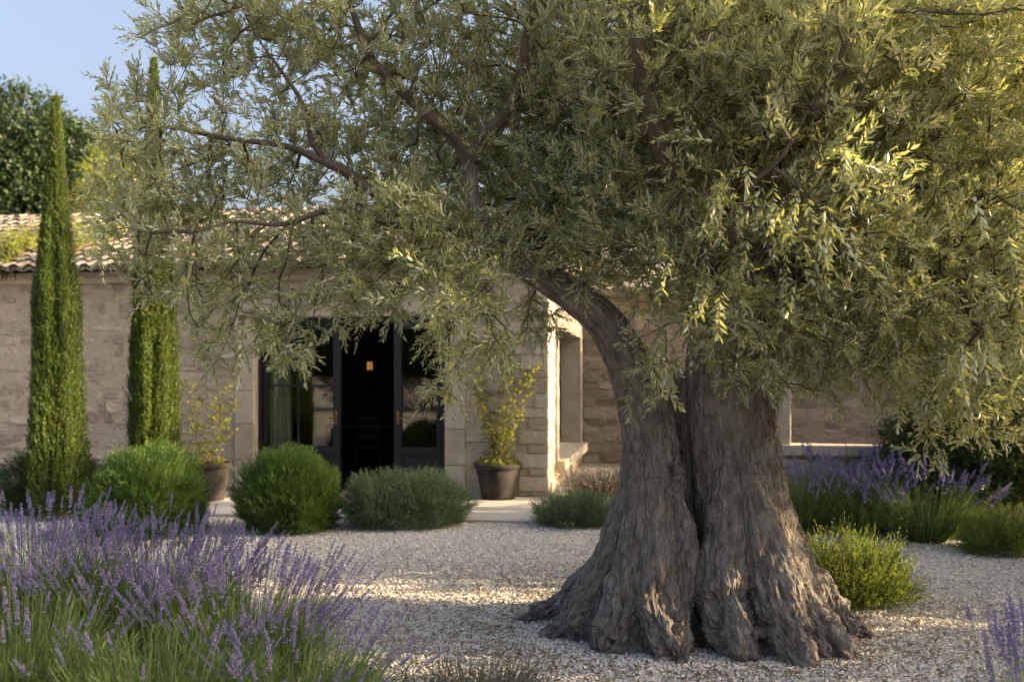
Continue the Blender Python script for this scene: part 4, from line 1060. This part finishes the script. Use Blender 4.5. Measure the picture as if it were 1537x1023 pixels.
def lavender(label, loc, reach, H, nspk, nst, group, lean=(0, 0), fan=62, nblade=1500, sc=1.0, soft=1):
    t = thing('lavender_bush', label, 'lavender', tuple(loc), 0, group)
    stm, lf = MB(), MB()
    N_ = nspk + nst
    a = rng.random(N_) * 6.283; e = np.sqrt(rng.random(N_)) * R(fan)
    b0 = np.stack([np.cos(a), np.sin(a), 0 * a], -1) * (rng.random(N_) ** .5 * .16 * reach / .5)[:, None]
    dirn = np.stack([np.cos(a) * np.sin(e) + lean[0], np.sin(a) * np.sin(e) + lean[1], np.cos(e)], -1)
    ln = H * rng.uniform(.80, 1.06, N_) * (1 - .10 * np.sin(e)); ln[nspk:] *= rng.uniform(.58, 1.0, nst)
    u = np.linspace(0, 1, 6)
    bend = np.stack([0 * a, 0 * a, 1 + 0 * a], -1) * (.10 * np.sin(e))[:, None]
    Pt = b0[:, None] + dirn[:, None] * (ln[:, None] * u)[..., None] + bend[:, None] * (ln[:, None] * u ** 2)[..., None] + rng.normal(0, .012, (N_, 1, 3)) * (u ** 2)[None, :, None] * 2
    rr = np.where(np.arange(N_) < nspk, .0017, .0021)
    strips(stm, Pt, rr[:, None] * np.array([1.25, 1.15, 1.05, .95, .8, .65]) * sc, 3, rnd=np.clip(rng.normal(.55, .25, N_), 0, 1))
    # leaves on the lower two thirds of every stem
    kk = 15
    tt = rng.random((N_, kk)) ** .9 * np.where(np.arange(N_) < nspk, .60, .98)[:, None]
    ax_ = b0[:, None] + dirn[:, None] * (ln[:, None] * tt)[..., None] + bend[:, None] * (ln[:, None] * tt ** 2)[..., None]
    Dl = norm(dirn[:, None] + rng.normal(0, .36, ax_.shape)); Nl = rng.normal(size=ax_.shape)
    leaves(lf, ax_.reshape(-1, 3), Dl.reshape(-1, 3), Nl.reshape(-1, 3), rng.uniform(.035, .065, N_ * kk), rng.uniform(.0028, .0042, N_ * kk) * sc, curl=rng.normal(.05, .12, N_ * kk),
           rnd=np.clip(np.repeat(rng.normal(.5, .2, N_), kk) + rng.normal(0, .15, N_ * kk), 0, 1), kind='dia')
    # long upright blades in the heart
    ab = rng.random(nblade) * 6.283; eb = np.sqrt(rng.random(nblade)) * R(fan * 1.05)
    Db = np.stack([np.cos(ab) * np.sin(eb) + lean[0], np.sin(ab) * np.sin(eb) + lean[1], np.cos(eb)], -1)
    Bb = np.stack([np.cos(ab), np.sin(ab), 0 * ab], -1) * (rng.random(nblade) ** .5 * .22 * reach / .5)[:, None] + Db * rng.uniform(0, .42, nblade)[:, None] * H
    leaves(lf, Bb, Db + rng.normal(0, .08, Db.shape), rng.normal(size=Bb.shape), rng.uniform(.16, .34, nblade) * H / .75, rng.uniform(.003, .0048, nblade) * sc, curl=rng.normal(.03, .10, nblade), kind='dia')
    stm.build('stem', M_lavleaf, t); lf.build('foliage', M_lavleaf, t, smooth=False)
    ext = MB(); nm = 0
    for i in range(nspk):
        d = Vector(Pt[i, -1] - Pt[i, -2]).normalized(); qt = d.to_track_quat('Z', 'Y') @ Quaternion((0, 0, 1), rng.random() * 6.28)
        s = rng.uniform(.7, 1.2) * sc; which = int(rng.integers(len(SPIKES)))
        if i < 100:
            o = link('flower_spike', SPIKES[which], t); o.location = Pt[i, -1]; o.rotation_mode = 'QUATERNION'; o.rotation_quaternion = qt; o.scale = (s * soft, s * soft, s)
        else:
            V, F4, F3, rn = SPK_RAW[which]; Mx = np.array(qt.to_matrix())
            ext.add((V * [s * soft, s * soft, s]) @ Mx.T + Pt[i, -1], [F3, F4], rnd=rn); nm += 1
    if nm: tag(ext.build('flower_mass', M_flower, t, smooth=False), kind='stuff')
    return t
FG = 'lavender bushes along the front of the garden'
for (x, y, rch, H, ns, nst, lab, ln_, fan_) in [
    (-2.62, 5.45, .5, .86, 300, 340, 'rearmost foreground lavender in the left corner below the first cypress', (0, 0), 46),
    (-1.95, 5.30, .5, .81, 290, 340, 'foreground lavender overlapping the base of the widest round bush', (0, 0), 46),
    (-1.35, 4.95, .5, .68, 260, 340, 'foreground lavender whose spikes rise before the ball bush and open gravel', (.05, 0), 48),
    (-2.20, 4.40, .5, .68, 70, 820, 'foreground lavender with long leaning spikes at the lower left corner', (-.03, 0), 52),
    (-1.50, 4.15, .5, .58, 34, 900, 'foreground lavender with dense green stems at the middle of the bottom edge', (.04, 0), 55),
    (-.95, 4.40, .46, .50, 90, 520, 'lowest foreground lavender leaning right over the gravel towards the olive', (.12, 0), 58),
]:
    lavender(lab, (x, y, 0), rch, H, ns, nst, FG, ln_, fan=fan_)
lavender('blurred lavender tip at the bottom right corner close to the camera', (1.80, 3.3, 0), .3, .74, 70, 50, None, fan=17, nblade=150)
BGL = 'lavender bushes before the courtyard wall'
for (px, D, H, ns, lab) in [(1205, 10.1, .72, 85, 'far lavender half hidden behind the right side of the olive trunk'), (1290, 9.9, .73, 95, 'middle far lavender centred below the wall opening'),
                            (1390, 9.5, .72, 95, 'far lavender at the right with a clear green base, nearest the dark glossy shrub'), (1255, 10.6, .74, 70, 'rear far lavender tight against the courtyard wall')]:
    lavender(lab, (W(px, 0, D)[0], D, 0), .55, H, ns, 260, BGL, fan=52, nblade=900, sc=1.5, soft=1.1)

# -- pots with climbers by the door
terra = solid_mat('weathered clay pot', [(.3, (.018, .016, .015)), (.7, (.045, .039, .035))], scale=9, rough=.9, bump=.4, bscale=50)
soilm = solid_mat('potting soil', [(.3, (.02, .015, .01)), (.7, (.05, .036, .025))], scale=40, rough=1, bump=.8, bscale=60)
def pot(label, x, y, h, r0, r1, z=.036):
    t = thing('flower_pot', label, 'pot', (x, y, z))
    prof = [(r0 * .96, 0), (r0, .02), (r0 + (r1 - r0) * .5, h * .5), (r1, h * .86), (r1 * .93, h * .875), (r1 * .9, h * .80)]
    def lathe(mb, pr, n=40):
        a = np.arange(n) * 6.2832 / n; V = np.vstack([np.stack([r * np.cos(a), r * np.sin(a), np.full(n, zz)], -1) for r, zz in pr])
        i = np.arange(n); i2 = (i + 1) % n
        mb.add(V, np.vstack([np.stack([k * n + i, k * n + i2, (k + 1) * n + i2, (k + 1) * n + i], -1) for k in range(len(pr) - 1)]))
    b = MB(); lathe(b, [(0.001, 0)] + prof); b.build('pot_body', terra, t)
    b = MB(); lathe(b, [(r1 * 1.004, h * .86), (r1 * 1.07, h * .87), (r1 * 1.08, h * .985), (r1 * 1.05, h), (r1 * .96, h), (r1 * .93, h * .87)]); b.build('rim', terra, t)
    b = MB(); lathe(b, [(r1 * .95, h * .90), (.001, h * .93)]); b.build('soil', soilm, t)
    return t
def climber(label, x, y, z, h, wdt, n, leafy, mat=None, lean=0.0):
    t = thing('climbing_plant', label, 'climbing plant', (x, y, z))
    sm, lf = MB(), MB(); S, T = [], []
    for q in range(n):
        a = rng.uniform(-1, 1); P = [np.array([a * .08, rng.normal(0, .05), 0])]
        hh = h * rng.uniform(.45, 1.0); k = 9
        for s in range(1, k + 1):
            P.append(P[-1] + np.array([rng.normal(lean * .02, .028) + a * wdt * .12, rng.normal(.012, .012), hh / k]))
        Q = resample(P, .03); tube(sm, Q, np.linspace(.006, .002, len(Q)), 5)
        for j in range(2, len(Q)):
            if rng.random() < leafy: S.append(Q[j]); T.append([rng.normal(0, .8), rng.normal(-.35, .5), rng.normal(.3, .5)])
    S, T = np.array(S), np.array(T)
    shoots(lf, S, T, rng.uniform(.05, .15, len(S)), 6, .046, .027, ang=55, opposite=False, kind='lance', stem=.0012, stem_mb=sm)
    # skirt of low leaves over the pot's rim
    m = 120; a = rng.random(m) * 6.283; d = np.stack([np.cos(a), np.sin(a), rng.uniform(.1, 1.2, m)], -1)
    shoots(lf, d * [wdt * .35, wdt * .35, .02], d, rng.uniform(.08, .22, m), 7, .036, .016, ang=50, droop=.5, opposite=False, kind='lance', stem=.0015, stem_mb=sm)
    sm.build('stem', wood, t); lf.build('foliage', mat or M_vine, t, smooth=False)
p = GR(748, 754); pot('dark clay flower pot standing right of the doorway', p[0], p[1] + .15, .44, .215, .285); climber('sunny vine climbing the corner wall from the dark pot by the door', p[0], p[1] + .2, .45, 1.75, .42, 10, .75)
p = W(313, 0, 12.4); pot('clay flower pot half hidden behind the widest round bush', p[0], 12.35, .46, .21, .27); climber('thin yellow vine growing from the half hidden pot left of the door', p[0] - .05, 12.4, .46, 1.15, .4, 7, .8)

# -- vine on the roof's left end
def roof_vine():
    t = thing('roof_vine', 'yellow green vine sprawling over the roof tiles at the left edge', 'vine', tuple(np.array(HC) + u_ * -7.3 + [0, 0, 0]), ZROT)
    sm, lf = MB(), MB(); S, T = [], []
    for q in range(26):
        x = rng.uniform(-1.1, .85); P = [np.array([x, -.28 + rng.normal(0, .05), 2.85])]
        sl = 1.35 / 3.75; y = -.2
        for s in range(rng.integers(3, 9)):
            y += rng.uniform(.2, .45); x += rng.normal(0, .12); P.append(np.array([x, y, 2.98 + (y + .3) * .36 + .11 + rng.random() * .08]))
        Q = resample(P, .06); tube(sm, Q, np.linspace(.008, .003, len(Q)), 5)
        for j in range(2, len(Q)):
            if rng.random() < (.8 if Q[j][2] > 2.7 else .05): S.append(Q[j]); T.append([rng.normal(0, .7), rng.normal(-.1, .6), rng.uniform(.1, 1)])
    S, T = np.array(S), np.array(T); shoots(lf, S, T, rng.uniform(.06, .2, len(S)), 5, .055, .036, ang=55, opposite=False, kind='lance', stem=.0014, stem_mb=sm)
    sm.build('stem', wood, t); lf.build('foliage', M_vine, t, smooth=False)
roof_vine()

# -- broad trees behind the house and out of the picture on the right
def broad_tree(label, x, y, H, blobs, n, mat, L=.11, Wd=.05, trunk=.22, group=None, gaps=(), name='broadleaf_tree', k=7):
    t = thing(name, label, 'tree', (x, y, 0), 0, group)
    S, T = [], []; vol = np.array([b[3] * b[4] * b[5] for b in blobs]) ** .67; cnt = (n * vol / vol.sum()).astype(int)
    sm = MB()
    for (bx, by, bz, rx, ry, rz), m in zip(blobs, cnt):
        d = norm(rng.normal(size=(m, 3))); f = np.where(rng.random(m) < .35, rng.uniform(.4, .95, m), rng.uniform(.88, 1.06, m)) * (1 + .30 * fbm(d * 2.2 + bx, 3))
        P = d * np.array([rx, ry, rz]) * f[:, None] + [bx, by, bz]
        for (gx, gy, gz, sx, sy, sz) in gaps:
            q = (((P - [gx - x, gy - y, gz]) / [sx, sy, sz]) ** 2).sum(1); keep = q > 1; P, d = P[keep], d[keep]
        keep = P[:, 2] > .05; P, d = P[keep], d[keep]
        S.append(P); T.append(norm(d + rng.normal(0, .5, d.shape) + [0, 0, .3]))
        Q = resample([np.array([0, 0, H * .28]), np.array([bx * .4, by * .4, (H * .3 + bz) / 2]), np.array([bx, by, bz])], .2); tube(sm, Q, np.linspace(trunk * .5, .03, len(Q)), 7)
    S, T = np.vstack(S), np.vstack(T); mb = MB()
    shoots(mb, S, T, rng.uniform(.2, .42, len(S)) * (L / .11) ** .5, k, L, Wd, ang=55, opposite=False, kind='dia', spread=.2)
    mb.build('crown', mat, t, smooth=False)
    Q = resample([(0, 0, -.1), (.05, 0, H * .2), (0, .05, H * .45)], .15); tube(sm, Q, np.linspace(trunk, trunk * .55, len(Q)), 10); sm.build('trunk', wood, t)
    return t
# behind the roof
p = W(40, 0, 24.0)
broad_tree('dark broad leafy tree rising behind the left end of the roof', p[0], 24.0, 8.6, [(-.3, 0, 6.7, 1.5, 1.5, 1.55), (.9, .3, 6.3, 1.3, 1.3, 1.3), (-1.6, .2, 6.2, 1.5, 1.4, 1.5), (1.9, .2, 5.2, 1.1, 1.2, 1.3), (-.2, -.3, 5.0, 2.4, 1.6, 1.6), (-3.0, 0, 5.4, 1.5, 1.4, 1.6)], 17000, M_deep, L=.13, Wd=.06)
p = W(168, 0, 21.0)
broad_tree('small pale sunlit tree showing just above the roof ridge', p[0], 21.0, 6.0, [(0, 0, 5.5, .55, .6, .75), (.35, 0, 5.0, .6, .6, .7), (-.1, .1, 4.6, .8, .7, .8)], 1300, M_vine, L=.10, Wd=.04, trunk=.1)

# -- trees on the far side of the garden, seen only as reflections in the door panes
for q, (x, y, H, lab) in enumerate([(-14.5, -15, 6.2, 'reflected leafy tree, left one in the door panes'), (-9.2, -16, 5.6, 'reflected leafy tree, middle one in the door panes'), (-4.0, -14, 6.0, 'reflected leafy tree, right one in the door panes')]):
    broad_tree(lab, x, y, H, [(0, 0, H * .6, 2.2, 1.6, H * .38), (-1.5, 0, H * .35, 1.8, 1.4, H * .34), (1.4, .3, H * .36, 1.9, 1.4, H * .35)], 2600, M_deep, L=.2, Wd=.10, group='trees reflected in the door panes', k=6)
# -- unseen trees added out of the picture on the right to throw evening shade
SHG = 'unseen trees added on the right to shade the garden'
SX = 9.5
def aim(px, py, D, z=0):
    """where the sun ray that reaches this garden point passes the line of the shade trees"""
    p = W(px, py, D); k = (SX - p[0]) / sd.x; return p + np.array(sd) * k
GAPS = []
def gap(px, py, D, sy, sz):  # hole cut in the added crowns so sun reaches a chosen spot
    q = aim(px, py, D); GAPS.append((q[0], q[1], q[2], 6.0, sy * 1.3, sz * 1.3))
gap(690, 885, 7.35, .46, .36)       # streak of light on the gravel
gap(1170, 885, 5.6, .36, .28)      # light on the roots
gap(238, 600, 11.2, .7, .65)        # foot of the second cypress
gap(827, 600, 12.8, .7, 1.2)        # corner pier
gap(1290, 655, 11.3, .8, .6)      # sill of the courtyard wall
gap(210, 675, 9.8, .5, .4)          # top of the round bush
gap(1300, 850, 6.5, .5, .4)         # sprig bush by the roots
gap(1400, 770, 9.5, .5, .4)         # foot of the far lavender
for i, (y, H, rr) in enumerate([(-1.6, 4.4, 1.7), (1.4, 5.0, 1.8), (4.2, 5.1, 1.9), (6.9, 5.4, 1.8), (9.3, 6.8, 1.8), (11.8, 7.0, 1.9), (14.8, 7.0, 2.0)]):
    broad_tree('dense dark tree out of view, added right of the garden to shape its shade', SX + .35 * math.sin(y * 3), y, H, [(0, 0, H * .62, rr * .8, rr, H * .40), (0, -.7, H * .35, rr * .8, rr, H * .36), (0, .9, H * .38, rr * .8, rr, H * .38)], 3600, M_dark, L=.15, Wd=.075, trunk=.16, group=SHG, gaps=GAPS, name='unseen_shade_tree', k=6)

# -- fallen olive leaves and twigs on the stones
def litter():
    n = 6500; a = rng.random(n) * 6.283; r = .75 + np.abs(rng.normal(0, 1.2, n))
    x = OLIVE[0] + np.cos(a) * r * 1.2 - .2; y = OLIVE[1] + np.sin(a) * r
    m = (y > 4.3) & (y < 10.2); x, y = x[m], y[m]; n = len(x)
    P = np.stack([x, y, .012 * vnoise(np.stack([x * .6, y * .6, x * 0], -1)) + rng.uniform(.010, .018, n)], -1)
    D = np.stack([rng.normal(size=n), rng.normal(size=n), rng.normal(0, .15, n)], -1); Nn = np.stack([rng.normal(0, .3, n), rng.normal(0, .3, n), np.ones(n)], -1)
    mb = MB(); leaves(mb, P, D, Nn, rng.uniform(.035, .06, n), rng.uniform(.008, .013, n), curl=rng.normal(.1, .15, n))
    m_ = foliage_mat('fallen leaf', [(0, (.09, .06, .03)), (.5, (.18, .135, .07)), (1, (.26, .23, .14))], trans=(.3, .2, .08), tmix=.1, rough=.8)
    tag(mb.build('leaf_litter', m_, smooth=False), 'dry fallen olive leaves scattered over the gravel round the trunk', 'leaf litter', kind='stuff')
litter()
